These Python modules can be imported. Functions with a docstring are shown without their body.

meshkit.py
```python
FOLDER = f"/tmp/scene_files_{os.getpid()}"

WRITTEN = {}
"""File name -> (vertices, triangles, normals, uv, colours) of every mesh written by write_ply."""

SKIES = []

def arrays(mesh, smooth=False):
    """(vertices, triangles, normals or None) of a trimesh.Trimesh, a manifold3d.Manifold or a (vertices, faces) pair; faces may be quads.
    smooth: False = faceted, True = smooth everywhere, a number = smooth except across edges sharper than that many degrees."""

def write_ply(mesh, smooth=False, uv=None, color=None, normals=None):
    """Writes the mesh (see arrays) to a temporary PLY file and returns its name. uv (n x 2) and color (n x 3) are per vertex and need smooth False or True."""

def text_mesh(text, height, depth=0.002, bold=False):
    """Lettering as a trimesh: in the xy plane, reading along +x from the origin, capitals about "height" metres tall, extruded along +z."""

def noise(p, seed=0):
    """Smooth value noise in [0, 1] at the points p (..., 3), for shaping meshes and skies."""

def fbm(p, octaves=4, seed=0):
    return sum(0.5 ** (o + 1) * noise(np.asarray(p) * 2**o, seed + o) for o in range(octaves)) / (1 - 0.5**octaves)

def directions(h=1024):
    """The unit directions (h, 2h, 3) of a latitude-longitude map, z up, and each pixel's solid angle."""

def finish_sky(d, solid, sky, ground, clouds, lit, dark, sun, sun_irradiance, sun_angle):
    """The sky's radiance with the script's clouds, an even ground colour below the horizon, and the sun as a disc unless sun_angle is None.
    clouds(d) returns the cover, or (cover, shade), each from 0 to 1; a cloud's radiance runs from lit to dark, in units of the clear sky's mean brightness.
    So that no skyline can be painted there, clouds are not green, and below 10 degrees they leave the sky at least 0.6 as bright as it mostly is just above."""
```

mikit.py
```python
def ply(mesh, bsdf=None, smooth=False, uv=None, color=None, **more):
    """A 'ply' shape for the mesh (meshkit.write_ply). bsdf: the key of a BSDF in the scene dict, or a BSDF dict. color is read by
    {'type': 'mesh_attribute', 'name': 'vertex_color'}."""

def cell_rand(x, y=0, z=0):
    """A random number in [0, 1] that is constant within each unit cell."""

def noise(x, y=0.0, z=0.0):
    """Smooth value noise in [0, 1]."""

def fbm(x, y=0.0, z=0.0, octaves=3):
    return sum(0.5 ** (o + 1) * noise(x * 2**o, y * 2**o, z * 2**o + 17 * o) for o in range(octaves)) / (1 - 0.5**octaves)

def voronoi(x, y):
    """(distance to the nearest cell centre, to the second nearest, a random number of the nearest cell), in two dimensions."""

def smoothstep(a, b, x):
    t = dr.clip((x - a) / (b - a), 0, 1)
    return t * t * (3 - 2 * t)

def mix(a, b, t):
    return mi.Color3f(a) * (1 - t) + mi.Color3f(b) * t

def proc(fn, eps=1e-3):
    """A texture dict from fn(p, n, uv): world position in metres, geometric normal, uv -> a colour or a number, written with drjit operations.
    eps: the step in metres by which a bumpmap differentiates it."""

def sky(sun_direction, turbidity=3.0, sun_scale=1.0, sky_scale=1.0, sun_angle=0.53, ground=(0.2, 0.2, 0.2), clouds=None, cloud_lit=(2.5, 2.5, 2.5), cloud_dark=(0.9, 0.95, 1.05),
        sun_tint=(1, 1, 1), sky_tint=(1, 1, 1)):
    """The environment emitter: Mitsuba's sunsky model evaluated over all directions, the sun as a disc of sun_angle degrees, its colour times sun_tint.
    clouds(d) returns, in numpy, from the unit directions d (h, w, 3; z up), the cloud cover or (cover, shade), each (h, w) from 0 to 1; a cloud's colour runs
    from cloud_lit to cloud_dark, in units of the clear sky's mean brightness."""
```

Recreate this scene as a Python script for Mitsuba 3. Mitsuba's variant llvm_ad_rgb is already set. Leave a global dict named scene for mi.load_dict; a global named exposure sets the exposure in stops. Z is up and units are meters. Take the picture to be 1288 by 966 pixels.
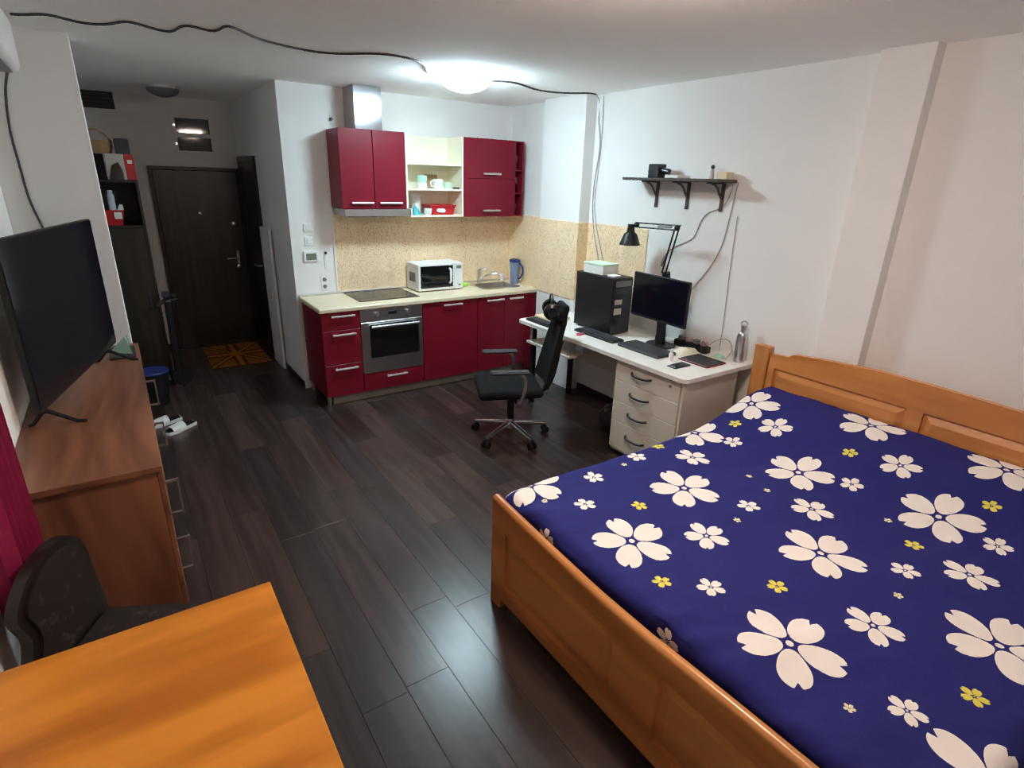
import math, random
import numpy as np, trimesh, shapely.geometry as sg
import manifold3d as m3
import drjit as dr, mitsuba as mi
import mikit
from mikit import noise, fbm, smoothstep, mix, cell_rand, voronoi

random.seed(7)
rng = np.random.default_rng(7)
T = mi.ScalarTransform4f
scene, labels = {}, {}

# ------------------------------------------------------------------ camera, light, exposure
CAM = (0.0, 0.0, 1.946)
RT, UP, FW = np.array([0.82747, -0.56074, 0.02938]), np.array([0.16926, 0.29898, 0.93913]), np.array([0.53539, 0.77213, -0.34231])
scene['camera'] = {'type': 'perspective', 'fov': math.degrees(2 * math.atan(644 / 706.1)), 'fov_axis': 'x', 'near_clip': 0.05, 'far_clip': 50.0,
                   'to_world': T().look_at(origin=CAM, target=(np.array(CAM) + FW).tolist(), up=UP.tolist())}
exposure = 2.4
LAMP = (2.22, 3.90)            # the dome lamp on the ceiling
LAMP_L = (14.0, 18.9, 20.9)    # cool white
LAMP2 = (1.48, 1.36)          # a second, warmer dome over the sleeping end, behind the camera
LAMP2_L = (18.0, 14.3, 12.1)

# ------------------------------------------------------------------ helpers
def free(key):
    if key not in scene and key not in labels:
        return key
    k = 1
    while f'{key}_{k:03d}' in scene or f'{key}_{k:03d}' in labels:
        k += 1
    return f'{key}_{k:03d}'

def tag(key, label=None, cat=None, group=None, kind=None):
    d = labels.setdefault(key, {})
    for k, v in (('label', label), ('category', cat), ('group', group), ('kind', kind)):
        if v:
            d[k] = v

def thing(name, label, cat, group=None):
    """a thing made of parts: only its key and its properties"""
    key = free(name)
    tag(key, label, cat, group)
    return key

def add(name, mesh, mat, parent=None, smooth=False, label=None, cat=None, group=None, kind=None, uv=None, xf=None, **more):
    key = free(f'{parent}__{name}' if parent else name)
    if isinstance(mesh, dict):
        scene[key] = {**mesh, 'bsdf': {'type': 'ref', 'id': mat}}
    else:
        scene[key] = mikit.ply(mesh, mat, smooth=smooth, uv=uv, **more)
    if xf is not None:
        scene[key]['to_world'] = xf
    if label or cat or group or kind:
        tag(key, label, cat, group, kind)
    return key

def struct(name, mesh, mat, **k):
    return add(name, mesh, mat, kind='structure', **k)

def hull(pts):
    return trimesh.convex.convex_hull(np.asarray(pts, float))

def bx(x0, x1, y0, y1, z0, z1, b=0.002):
    if b <= 0:
        return trimesh.creation.box(bounds=[[x0, y0, z0], [x1, y1, z1]])
    b = min(b, (x1 - x0) * .45, (y1 - y0) * .45, (z1 - z0) * .45)
    pts = []
    for x, sx in ((x0, 1), (x1, -1)):
        for y, sy in ((y0, 1), (y1, -1)):
            for z, sz in ((z0, 1), (z1, -1)):
                pts += [(x, y + sy * b, z + sz * b), (x + sx * b, y, z + sz * b), (x + sx * b, y + sy * b, z)]
    return hull(pts)

def cat_(*ms):
    return trimesh.util.concatenate(list(ms))

def orient(m):
    if m.volume < 0:
        m.invert()
    return m

def cyl(p0, p1, r0, r1=None, n=20):
    r1 = r0 if r1 is None else r1
    return tube([p0, p1], [r0, r1], n)

def tube(path, r, n=8):
    p = np.asarray(path, float)
    r = np.broadcast_to(np.asarray(r, float), (len(p),))
    t = np.gradient(p, axis=0)
    t /= np.linalg.norm(t, axis=1, keepdims=True) + 1e-12
    a = np.cross(t[0], [0, 0, 1.0] if abs(t[0][2]) < .9 else [1.0, 0, 0])
    rings = []
    ang = np.arange(n) * 2 * np.pi / n
    for k in range(len(p)):
        a = a - t[k] * (a @ t[k]); a /= np.linalg.norm(a)
        b = np.cross(t[k], a)
        rings.append(p[k] + r[k] * (np.cos(ang)[:, None] * a + np.sin(ang)[:, None] * b))
    v = np.vstack(rings + [p[:1], p[-1:]])
    f = []
    for k in range(len(p) - 1):
        for i in range(n):
            j = (i + 1) % n
            f += [(k * n + i, k * n + j, k * n + n + j), (k * n + i, k * n + n + j, k * n + n + i)]
    c0, c1, e = len(v) - 2, len(v) - 1, (len(p) - 1) * n
    for i in range(n):
        j = (i + 1) % n
        f += [(c0, j, i), (c1, e + i, e + j)]
    return orient(trimesh.Trimesh(v, f, process=False))

def spline(pts, n=60):
    from scipy.interpolate import CubicSpline
    p = np.asarray(pts, float)
    d = np.r_[0, np.cumsum(np.linalg.norm(np.diff(p, axis=0), axis=1))]
    return CubicSpline(d, p)(np.linspace(0, d[-1], n))

def lathe(prof, c=(0, 0, 0), n=32):
    prof = np.asarray(prof, float)
    ang = np.arange(n) * 2 * np.pi / n
    v = np.vstack([np.c_[r * np.cos(ang), r * np.sin(ang), np.full(n, z)] for r, z in prof] + [[[0, 0, prof[0][1]], [0, 0, prof[-1][1]]]])
    f, m = [], len(prof)
    for k in range(m - 1):
        for i in range(n):
            j = (i + 1) % n
            f += [(k * n + i, k * n + j, k * n + n + j), (k * n + i, k * n + n + j, k * n + n + i)]
    for i in range(n):
        j = (i + 1) % n
        f += [(m * n, j, i), (m * n + 1, (m - 1) * n + i, (m - 1) * n + j)]
    me = orient(trimesh.Trimesh(v, f, process=False))
    me.apply_translation(c)
    return me

def extr(poly, axis, lo, hi, holes=()):
    """the polygon in the two other axes (in the order x, y, z), extruded along axis"""
    pg = poly if isinstance(poly, sg.Polygon) else sg.Polygon(poly, holes)
    m = trimesh.creation.extrude_polygon(pg, hi - lo)
    v = m.vertices.copy()
    v[:, 2] += lo
    v = {'x': v[:, [2, 0, 1]], 'y': v[:, [0, 2, 1]], 'z': v}[axis]
    return orient(trimesh.Trimesh(v, m.faces, process=False))

def rrect(x0, x1, y0, y1, r):
    return sg.box(x0 + r, y0 + r, x1 - r, y1 - r).buffer(r, quad_segs=6)

def cut(a, b):
    def man(m):
        m = trimesh.Trimesh(m.vertices, m.faces); m.merge_vertices()
        return m3.Manifold(m3.Mesh(np.asarray(m.vertices, np.float32), np.asarray(m.faces, np.uint32)))
    r = (man(a) - man(b)).to_mesh()
    return trimesh.Trimesh(r.vert_properties[:, :3], r.tri_verts, process=False)

def rotz(m, deg, c=(0, 0, 0)):
    m = m.copy()
    m.apply_transform(trimesh.transformations.rotation_matrix(math.radians(deg), [0, 0, 1], c))
    return m

def raised(y0, y1, z0, z1, x, out, inset, axis='x'):
    """a raised panel: a flat field with sloping edges, base at x, field at x + out"""
    pts = [(x, y, z) for y in (y0, y1) for z in (z0, z1)] + [(x + out, y, z) for y in (y0 + inset, y1 - inset) for z in (z0 + inset, z1 - inset)]
    return hull(pts)

def ball(c, r, sub=3, scale=(1, 1, 1)):
    m = trimesh.creation.icosphere(subdivisions=sub, radius=1)
    m.vertices = m.vertices * np.asarray(scale) * r + np.asarray(c)
    return m

# ------------------------------------------------------------------ materials
def pr(name, color, rough=.5, **k):
    c = color if isinstance(color, dict) else {'type': 'rgb', 'value': list(color)}
    scene[name] = {'type': 'twosided', 'bsdf': {'type': 'principled', 'base_color': c, 'roughness': rough, 'specular': k.pop('spec', .5), **k}}
    return name

def metal(name, rgb, rough):
    scene[name] = {'type': 'twosided', 'bsdf': {'type': 'principled', 'base_color': {'type': 'rgb', 'value': list(rgb)}, 'metallic': 1.0, 'roughness': rough}}
    return name

def wood(dark, light, axis, freq=14.0, stretch=.07, seed=0.0, ring=.5):
    """plain-sawn grain running along the axis; the bands cross it"""
    def fn(p, n, uv):
        q = [p.x, p.y, p.z]
        a = q[axis]
        o = [q[i] for i in range(3) if i != axis]
        w = fbm(o[0] * 3 + seed, o[1] * 3, a * .7, 2)
        bands = fbm(o[0] * freq + w * 3.0, o[1] * freq + seed, a * freq * stretch, 3)
        fine = noise(o[0] * 260, o[1] * 260, a * 9)
        t = smoothstep(.28, .74, bands) * (1 - ring * .3) + fine * ring * .3
        return mix(dark, light, t)
    return mikit.proc(fn)

pr('paint', (.80, .79, .775), .85, spec=.2)
pr('ceiling_paint', (.78, .77, .755), .9, spec=.15)
pr('floor_base', (.02, .015, .013), .6)
for i, (d, l) in enumerate([((0.0286, 0.0178, 0.0162), (0.0495, 0.0307, 0.0274)), ((0.0341, 0.0211, 0.0186), (0.0594, 0.0374, 0.0333)), ((0.0220, 0.0139, 0.0127), (0.0374, 0.0245, 0.0221)),
                            ((0.0396, 0.0240, 0.0211), (0.0682, 0.0418, 0.0367)), ((0.0242, 0.0178, 0.0172), (0.0418, 0.0307, 0.0294))]):
    pr(f'floor_wood_{i}', wood(d, l, 1, 26, .05, 3.1 * i, .5), .29, spec=.5)
pr('table_wood', wood((.46, .138, .010), (.74, .275, .028), 0, 13, .14, 1.3, .3), .34)
pr('chest_wood', wood((.14, .049, .025), (.315, .130, .069), 1, 11, .10, 4.0, .35), .40)
pr('chest_wood_side', wood((.14, .049, .025), (.315, .130, .069), 2, 11, .10, 4.7, .35), .40)
pr('pine', wood((.40, .135, .030), (.62, .255, .075), 1, 10, .10, 2.2, .3), .28, clearcoat=.4, clearcoat_gloss=.85)
pr('pine_upright', wood((.40, .135, .030), (.62, .255, .075), 2, 10, .10, 6.2, .3), .28, clearcoat=.4, clearcoat_gloss=.85)
pr('red_gloss', (.175, .007, .020), .36, spec=.22)
def worktop_fn(p, n, uv):
    return mix((.66, .56, .39), (.76, .66, .49), fbm(p.x * 40, p.y * 40, p.z * 40, 3))
pr('worktop_mat', mikit.proc(worktop_fn), .35)
def tile_fn(p, n, uv):
    u = p.x + p.y
    fleck = smoothstep(.52, .85, noise(u * 190, p.z * 110, 3.0)) * .7
    patch = fbm(u * 14, p.z * 9, 1.0, 2)
    base = mix((.85, .65, .42), (.93, .75, .51), patch)
    return mix(base, (.48, .30, .15), fleck * .8)
pr('backsplash_mat', mikit.proc(tile_fn), .35)
metal('steel', (.56, .56, .57), .32)
metal('brushed', (.62, .62, .63), .24)
metal('chimney_steel', (.50, .50, .53), .12)
metal('chrome', (.78, .78, .79), .14)
metal('alu', (.72, .72, .73), .38)
pr('handle_white', (.75, .74, .74), .22, metallic=.6)
pr('white_plastic', (.78, .78, .78), .4)
pr('cream', (.80, .76, .62), .45)
pr('black_glass', (.006, .006, .007), .04)
pr('oven_glass', (.008, .008, .009), .12)
pr('black_plastic', (.009, .009, .011), .42, spec=.35)
pr('black_gloss', (.010, .010, .013), .22)
pr('tv_glass', (.004, .004, .009), .09, spec=.25)
pr('dark_grey', (.035, .035, .040), .5, spec=.35)
pr('mid_grey', (.16, .16, .17), .5)
pr('plinth_mat', (.34, .31, .28), .35, metallic=.4)
pr('desk_top', (.74, .72, .67), .4)
pr('desk_board', (.62, .56, .48), .45)
pr('door_brown', wood((.012, .009, .006), (.026, .019, .013), 2, 20, .06, 8.0, .5), .34)
pr('wardrobe_mat', (.016, .009, .008), .4)
pr('chrome_knob', (.7, .7, .7), .2, metallic=1.0)
pr('curtain_red', (.27, .004, .058), .7, sheen=.3)
def uph_fn(p, n, uv):
    a = fbm(p.x * 34, p.y * 34, p.z * 24, 3)
    return mix((.012, .0045, .0035), (.034, .018, .014), smoothstep(.60, .72, a))
pr('upholstery', mikit.proc(uph_fn), .75)
pr('chair_frame', (.014, .008, .006), .35)
def mat_fn(p, n, uv):
    u, v = (p.x - .58) / .58, (p.y - 6.30) / .85
    d1, d2 = abs(u - v), abs(u + v - 1)
    line = dr.minimum(d1, d2)
    cross = dr.minimum(abs(u - .5), abs(v - .5))
    t = dr.select((line < .035) | (cross < .04), 1.0, dr.select((line < .085) | (cross < .10), .12, .62))
    t = t * (.75 + .5 * noise(p.x * 90, p.y * 90, 1.0))
    return mix((.050, .016, .007), (.44, .155, .032), dr.clip(t, 0, 1))
pr('mat_fibre', mikit.proc(mat_fn), .95, spec=.1)
pr('red_plastic', (.46, .012, .020), .4)
pr('maroon', (.16, .010, .018), .5)
pr('teal', (.05, .33, .36), .5)
pr('mint', (.45, .75, .60), .4)
pr('pale_green', (.55, .74, .55), .4)
pr('lime', (.42, .72, .12), .6)
pr('blue_rim', (.015, .035, .16), .4)
pr('paper', (.76, .75, .72), .8)
pr('pale_blue', (.52, .63, .70), .7)
pr('wicker', (.34, .20, .10), .8)
pr('cardboard', (.36, .24, .14), .85)
pr('tan_board', (.68, .55, .36), .5)
pr('shelf_dark', (.050, .040, .038), .45)
pr('cable_dark', (.045, .043, .045), .6)
pr('cable_grey', (.33, .33, .34), .6)
pr('fabric_black', (.007, .007, .008), .9, spec=.2)
pr('pink', (.55, .08, .12), .5)
pr('dusty_pink', (.42, .28, .29), .6)
pr('beige_label', (.50, .46, .41), .6)
pr('lcd', (.16, .19, .15), .3)
pr('jug_blue', (.16, .21, .34), .2, spec=.6)
pr('duvet_side', (.018, .02, .09), .8)
scene['clear_glass'] = {'type': 'thindielectric', 'int_ior': 1.5}

# ------------------------------------------------------------------ the room
XL, XR, YB, YH, ZC, YF = -0.50, 3.55, 5.27, 7.29, 2.64, -1.6
XH, YP = 1.245, 4.38
fl = struct('floor', bx(XL - .1, XR + .1, YF - .1, YH + .1, -.08, -.0105, 0), 'floor_base')
L, Wd = 1.29, 0.1925
base_ply = mikit.ply(bx(.0006, Wd - .0006, .0006, L - .0006, -.010, 0, .0008))
nplank = 0
for c in range(int(math.ceil((XR - XL) / Wd))):
    x0 = XL + c * Wd
    w = min(Wd, XR - x0)
    y = YF - rng.random() * L
    while y < YH:
        a, b = max(y, YF), min(y + L, YH)
        if b - a > .05:
            ply = base_ply if (b - a > L - 1e-6 and w > Wd - 1e-6) else mikit.ply(bx(.0006, w - .0006, .0006, b - a - .0006, -.010, 0, .0008))
            add('plank', ply, f'floor_wood_{rng.integers(5)}', fl, xf=T().translate([x0, a, 0]))
        y += L
struct('ceiling', bx(XL - .1, XR + .1, YF - .1, YH + .1, ZC, ZC + .1, 0), 'ceiling_paint')
struct('wall_left', bx(XL - .1, XL, YF - .1, YH + .1, -.08, ZC, 0), 'paint')
struct('wall_left_pier', bx(XL, -.045, YP, YP + .26, 0, ZC, .004), 'paint')
wr = struct('wall_right', bx(XR, XR + .1, YF - .1, YB + .13, -.08, ZC, 0), 'paint')
wc = struct('wall_right_column', bx(3.43, XR, 3.98, 4.56, 0, ZC, .003), 'paint')
struct('wall_right_pillar', bx(3.46, XR, 1.44, 1.705, 0, ZC, .003), 'paint')
wb = struct('wall_back', bx(XH, XR + .1, YB, YB + .13, -.08, ZC, 0), 'paint')
struct('wall_hall_right', bx(XH, XH + .1, YB + .13, YH + .1, -.08, ZC, 0), 'paint')
struct('wall_hall_back', bx(XL, XH, YH, YH + .1, -.08, ZC, 0), 'paint')
struct('wall_front', bx(XL - .1, XR + .1, YF - .1, YF, -.08, ZC, 0), 'paint')
# backsplash sheets on the walls round the worktop
ZT = 1.60
add('backsplash_panel', bx(1.63, XR - .008, YB - .008, YB, .84, ZT, .001), 'backsplash_mat', wb)
add('edge_strip', bx(1.612, 1.63, YB - .012, YB, .888, 1.66, .002), 'white_plastic', wb)
add('backsplash_panel', bx(XR - .008, XR, 4.562, YB - .009, .84, ZT, .001), 'backsplash_mat', wr)
add('backsplash_panel', bx(XR - .008, XR, 3.25, 3.978, .90, ZT, .001), 'backsplash_mat', wr)
add('backsplash_panel', bx(3.422, 3.43, 3.972, 4.56, .90, ZT, .001), 'backsplash_mat', wc)
add('backsplash_panel', bx(3.43, XR - .009, 3.972, 3.98, .90, ZT, .001), 'backsplash_mat', wc)
# baseboards
struct('baseboard_hall_right', bx(XH - .014, XH, YB + .01, 6.34, 0, .065, .003), 'wardrobe_mat')
struct('baseboard_hall_back', bx(.26, .36, YH - .014, YH, 0, .065, .003), 'wardrobe_mat')
struct('baseboard_right', bx(XR - .014, XR, YF, 1.43, 0, .065, .003), 'wardrobe_mat')
struct('baseboard_right_rear', bx(XR - .014, XR, 1.71, 3.97, 0, .065, .003), 'wardrobe_mat')
struct('baseboard_left', bx(XL, XL + .014, YF, 2.35, 0, .065, .003), 'wardrobe_mat')
# entry door
d1 = struct('door_1', bx(.40, 1.20, YH - .035, YH - .004, .002, 1.935, .004), 'door_brown')
add('frame', cat_(bx(.365, .40, YH - .045, YH, 0, 1.97, .003), bx(1.20, 1.232, YH - .045, YH, 0, 1.97, .003), bx(.365, 1.232, YH - .045, YH, 1.936, 1.97, .003)), 'wardrobe_mat', d1)
h = add('handle', cat_(bx(1.095, 1.125, YH - .044, YH - .035, .93, 1.08, .004), tube([(1.11, YH - .035, 1.0), (1.11, YH - .085, 1.0), (1.09, YH - .09, 1.0), (.985, YH - .09, 1.0)], .011, 10)), 'chrome_knob', d1, smooth=40, label='chrome lever handle')
add('lock', lathe([(0.001, 0), (.026, 0), (.026, .012), (.018, .018), (.001, .018)]).apply_transform(trimesh.transformations.rotation_matrix(math.pi / 2, [1, 0, 0])).apply_translation((1.11, YH - .035, 1.38)), 'chrome_knob', d1, smooth=40, label='round chrome deadbolt rose')
add('lock', lathe([(0.001, 0), (.024, 0), (.024, .010), (.016, .015), (.001, .015)]).apply_transform(trimesh.transformations.rotation_matrix(math.pi / 2, [1, 0, 0])).apply_translation((1.105, YH - .035, .905)), 'chrome_knob', d1, smooth=40)
add('peephole', lathe([(0.001, 0), (.013, 0), (.013, .008), (.001, .010)]).apply_transform(trimesh.transformations.rotation_matrix(math.pi / 2, [1, 0, 0])).apply_translation((.785, YH - .035, 1.495)), 'chrome_knob', d1, smooth=40)
# side door in the hall wall
d2 = struct('door_2', bx(XH - .022, XH - .002, 6.44, 7.13, .01, 2.03, .003), 'door_brown')
add('frame', cat_(bx(XH - .03, XH, 6.37, 6.44, 0, 2.09, .003), bx(XH - .03, XH, 7.13, 7.19, 0, 2.09, .003), bx(XH - .03, XH, 6.37, 7.19, 2.03, 2.09, .003)), 'door_brown', d2)
add('handle', tube([(XH - .02, 6.50, 1.0), (XH - .07, 6.50, 1.0), (XH - .075, 6.52, 1.0), (XH - .075, 6.62, 1.0)], .010, 8), 'chrome_knob', d2, smooth=40)

# ------------------------------------------------------------------ ceiling lamps
def dome_lamp(x, y, r, h, L, label, z0=ZC):
    k = thing('ceiling_lamp', label, 'lamp')
    add('base', lathe([(.001, z0), (r * .82, z0), (r * .82, z0 - .022), (.001, z0 - .022)][::-1], (x, y, 0), 40), 'white_plastic', k, smooth=30)
    prof = [(max(r * math.sin(a), .001), z0 - .024 - h * math.cos(a)) for a in np.linspace(0, math.pi / 2, 12)] + [(.001, z0 - .0235)]
    kw = {'emitter': {'type': 'area', 'radiance': {'type': 'rgb', 'value': list(L)}}} if L else {}
    add('dome', lathe(prof, (x, y, 0), 40), 'white_plastic' if L else 'mid_grey', k, smooth=30, **kw)
    return k
dome_lamp(*LAMP, .19, .10, LAMP_L, 'lit white glass dome ceiling lamp glowing near the kitchen')
dome_lamp(*LAMP2, .19, .09, LAMP2_L, 'warm dome ceiling lamp over the near end of the room between table and bed')
dome_lamp(.55, 6.42, .13, .07, None, 'unlit grey dome ceiling lamp above the dark hall')

# ------------------------------------------------------------------ kitchen base units
YD, TH = 4.676, .019            # door fronts
YC = YD + TH + .001             # carcass front
def front(parent, name, x0, x1, z0, z1, mat='red_gloss', y=YD):
    return add(name, bx(x0 + .0015, x1 - .0015, y, y + TH, z0, z1, .002), mat, parent)
def bar_handle(parent, x0, x1, z, y=YD, mat='handle_white'):
    m = cat_(hull([(x, yy, zz) for x in (x0, x1) for yy, zz in ((y - .030, z - .008), (y - .034, z + .002), (y - .030, z + .010), (y - .022, z + .010), (y - .022, z - .008))]),
             bx(x0 + .012, x0 + .026, y - .024, y, z - .006, z + .008, .001), bx(x1 - .026, x1 - .012, y - .024, y, z - .006, z + .008, .001))
    return add('handle', m, mat, parent, label='white metal bar handle')
def carcass(name, x0, x1, label):
    k = thing(name, label, 'cabinet')
    add('body', bx(x0 + .001, x1 - .001, YC, 5.25, .09, .845, .001), 'red_gloss', k)
    return k
k = carcass('drawer_cabinet', 1.28, 1.615, 'dark red three-drawer base cabinet at the left end of the kitchen counter')
for z0, z1, hz in ((.690, .842, .811), (.385, .686, .650), (.092, .381, .344)):
    d = front(k, 'drawer', 1.28, 1.615, z0, z1)
    bar_handle(d, 1.36, 1.565, hz)
add('leg', cyl((1.31, 4.73, 0), (1.31, 4.73, .09), .02), 'steel', k, smooth=40)
add('leg', cyl((1.31, 5.20, 0), (1.31, 5.20, .09), .02), 'steel', k, smooth=40)
add('leg', cyl((1.585, 5.20, 0), (1.585, 5.20, .09), .02), 'steel', k, smooth=40)

k = thing('oven_cabinet', 'dark red base cabinet under the built-in oven with one low drawer', 'cabinet')
add('body', bx(1.618, 2.205, YC, 5.25, .09, .254, .001), 'red_gloss', k)
d = front(k, 'drawer', 1.617, 2.207, .092, .252)
bar_handle(d, 1.83, 2.03, .213)
k = thing('oven', 'stainless steel built-in oven with black glass door under the hob', 'oven')
add('body', bx(1.62, 2.203, YC, 5.22, .256, .842, .002), 'dark_grey', k)
add('control_panel', bx(1.618, 2.206, YD - .002, YC, .732, .843, .003), 'steel', k)
for x in (1.765, 2.06):
    add('knob', cyl((x, YD - .002, .797), (x, YD - .030, .797), .021, .017, 20), 'alu', k, smooth=40)
add('display', bx(1.875, 1.955, YD - .004, YD - .002, .783, .808, .0008), 'black_gloss', k)
d = add('door', bx(1.618, 2.206, YD - .006, YC, .258, .729, .004), 'steel', k)
add('window', bx(1.695, 2.165, YD - .010, YD - .006, .40, .705, .002), 'oven_glass', d)
add('handle', cat_(tube([(1.70, YD - .045, .690), (2.155, YD - .045, .690)], .013, 12), cyl((1.74, YD - .006, .690), (1.74, YD - .045, .690), .009), cyl((2.115, YD - .006, .690), (2.115, YD - .045, .690), .009)), 'alu', d, smooth=40, label='round steel bar handle')

k = carcass('dishwasher_cabinet', 2.212, 2.803, 'wide dark red base cabinet with one door right of the oven')
d = front(k, 'door', 2.212, 2.803, .092, .842)
bar_handle(d, 2.42, 2.62, .812)
k = carcass('sink_cabinet', 2.806, 3.395, 'dark red two-door base cabinet under the sink')
d = front(k, 'door', 2.806, 3.12, .092, .842)
bar_handle(d, 2.90, 3.10, .812)
d = front(k, 'door', 3.122, 3.395, .092, .842)
bar_handle(d, 3.165, 3.335, .812)
add('filler_panel', bx(3.398, 3.54, YD + .004, YD + TH + .004, .02, .842, .001), 'red_gloss', k)
k = add('plinth', bx(1.345, 3.54, 4.735, 4.750, .001, .088, .001), 'plinth_mat', label='grey metallic plinth strip along the foot of the kitchen cabinets', cat='plinth')
# worktop with the sink cut out
top = extr([(1.262, 4.652), (3.542, 4.652), (3.542, 5.262), (1.262, 5.262)], 'z', .848, .887)
top = bx(1.262, 3.542, 4.652, 5.262, .848, .887, .008)
top = cut(top, extr(rrect(3.00, 3.40, 4.84, 5.14, .05), 'z', .80, .95))
k = add('worktop', top, 'worktop_mat', label='cream speckled kitchen worktop over the dark red base cabinets', cat='worktop')
add('upstand', cat_(bx(1.262, 3.53, 5.244, 5.2615, .8872, .905, .003)), 'alu', k, label='thin metal upstand strip')
k = thing('sink', 'stainless steel sink bowl set into the right end of the worktop', 'sink')
outer, inner = rrect(2.975, 3.425, 4.81, 5.17, .06), rrect(3.012, 3.388, 4.852, 5.128, .05)
add('rim', extr(sg.Polygon(outer.exterior.coords, [inner.exterior.coords]), 'z', .8872, .892), 'brushed', k)
bowl_o, bowl_i = rrect(3.003, 3.397, 4.843, 5.137, .05), rrect(3.012, 3.388, 4.852, 5.128, .05)
add('bowl', cat_(extr(sg.Polygon(bowl_o.exterior.coords, [bowl_i.exterior.coords]), 'z', .849, .8870), extr(bowl_o, 'z', .846, .8488)), 'brushed', k)
k = thing('faucet', 'chrome single-lever kitchen tap behind the sink', 'faucet')
add('body', lathe([(.001, .8922), (.026, .8922), (.024, .90), (.020, .91), (.019, 1.02), (.021, 1.03), (.001, 1.035)], (3.10, 5.15, 0)), 'chrome', k, smooth=40)
add('spout', tube(spline([(3.10, 5.14, .935), (3.17, 5.09, .985), (3.23, 5.05, 1.005), (3.285, 5.01, .985)], 16), .011, 10), 'chrome', k, smooth=40)
add('lever', tube([(3.10, 5.15, 1.03), (3.11, 5.14, 1.045), (3.155, 5.10, 1.055)], [.012, .010, .007], 8), 'chrome', k, smooth=40)
# hob
k = thing('hob', 'black glass hob set in the worktop left of the microwave', 'hob')
add('plate', bx(1.665, 2.245, 4.80, 5.235, .8872, .893, .002), 'black_glass', k)
for x, y, r in ((1.82, 4.92, .09), (2.10, 4.92, .075), (1.82, 5.12, .075), (2.10, 5.12, .09)):
    add('cooking_zone', extr(sg.Point(x, y).buffer(r).difference(sg.Point(x, y).buffer(r - .004)), 'z', .893, .8933), 'mid_grey', k)
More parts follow.
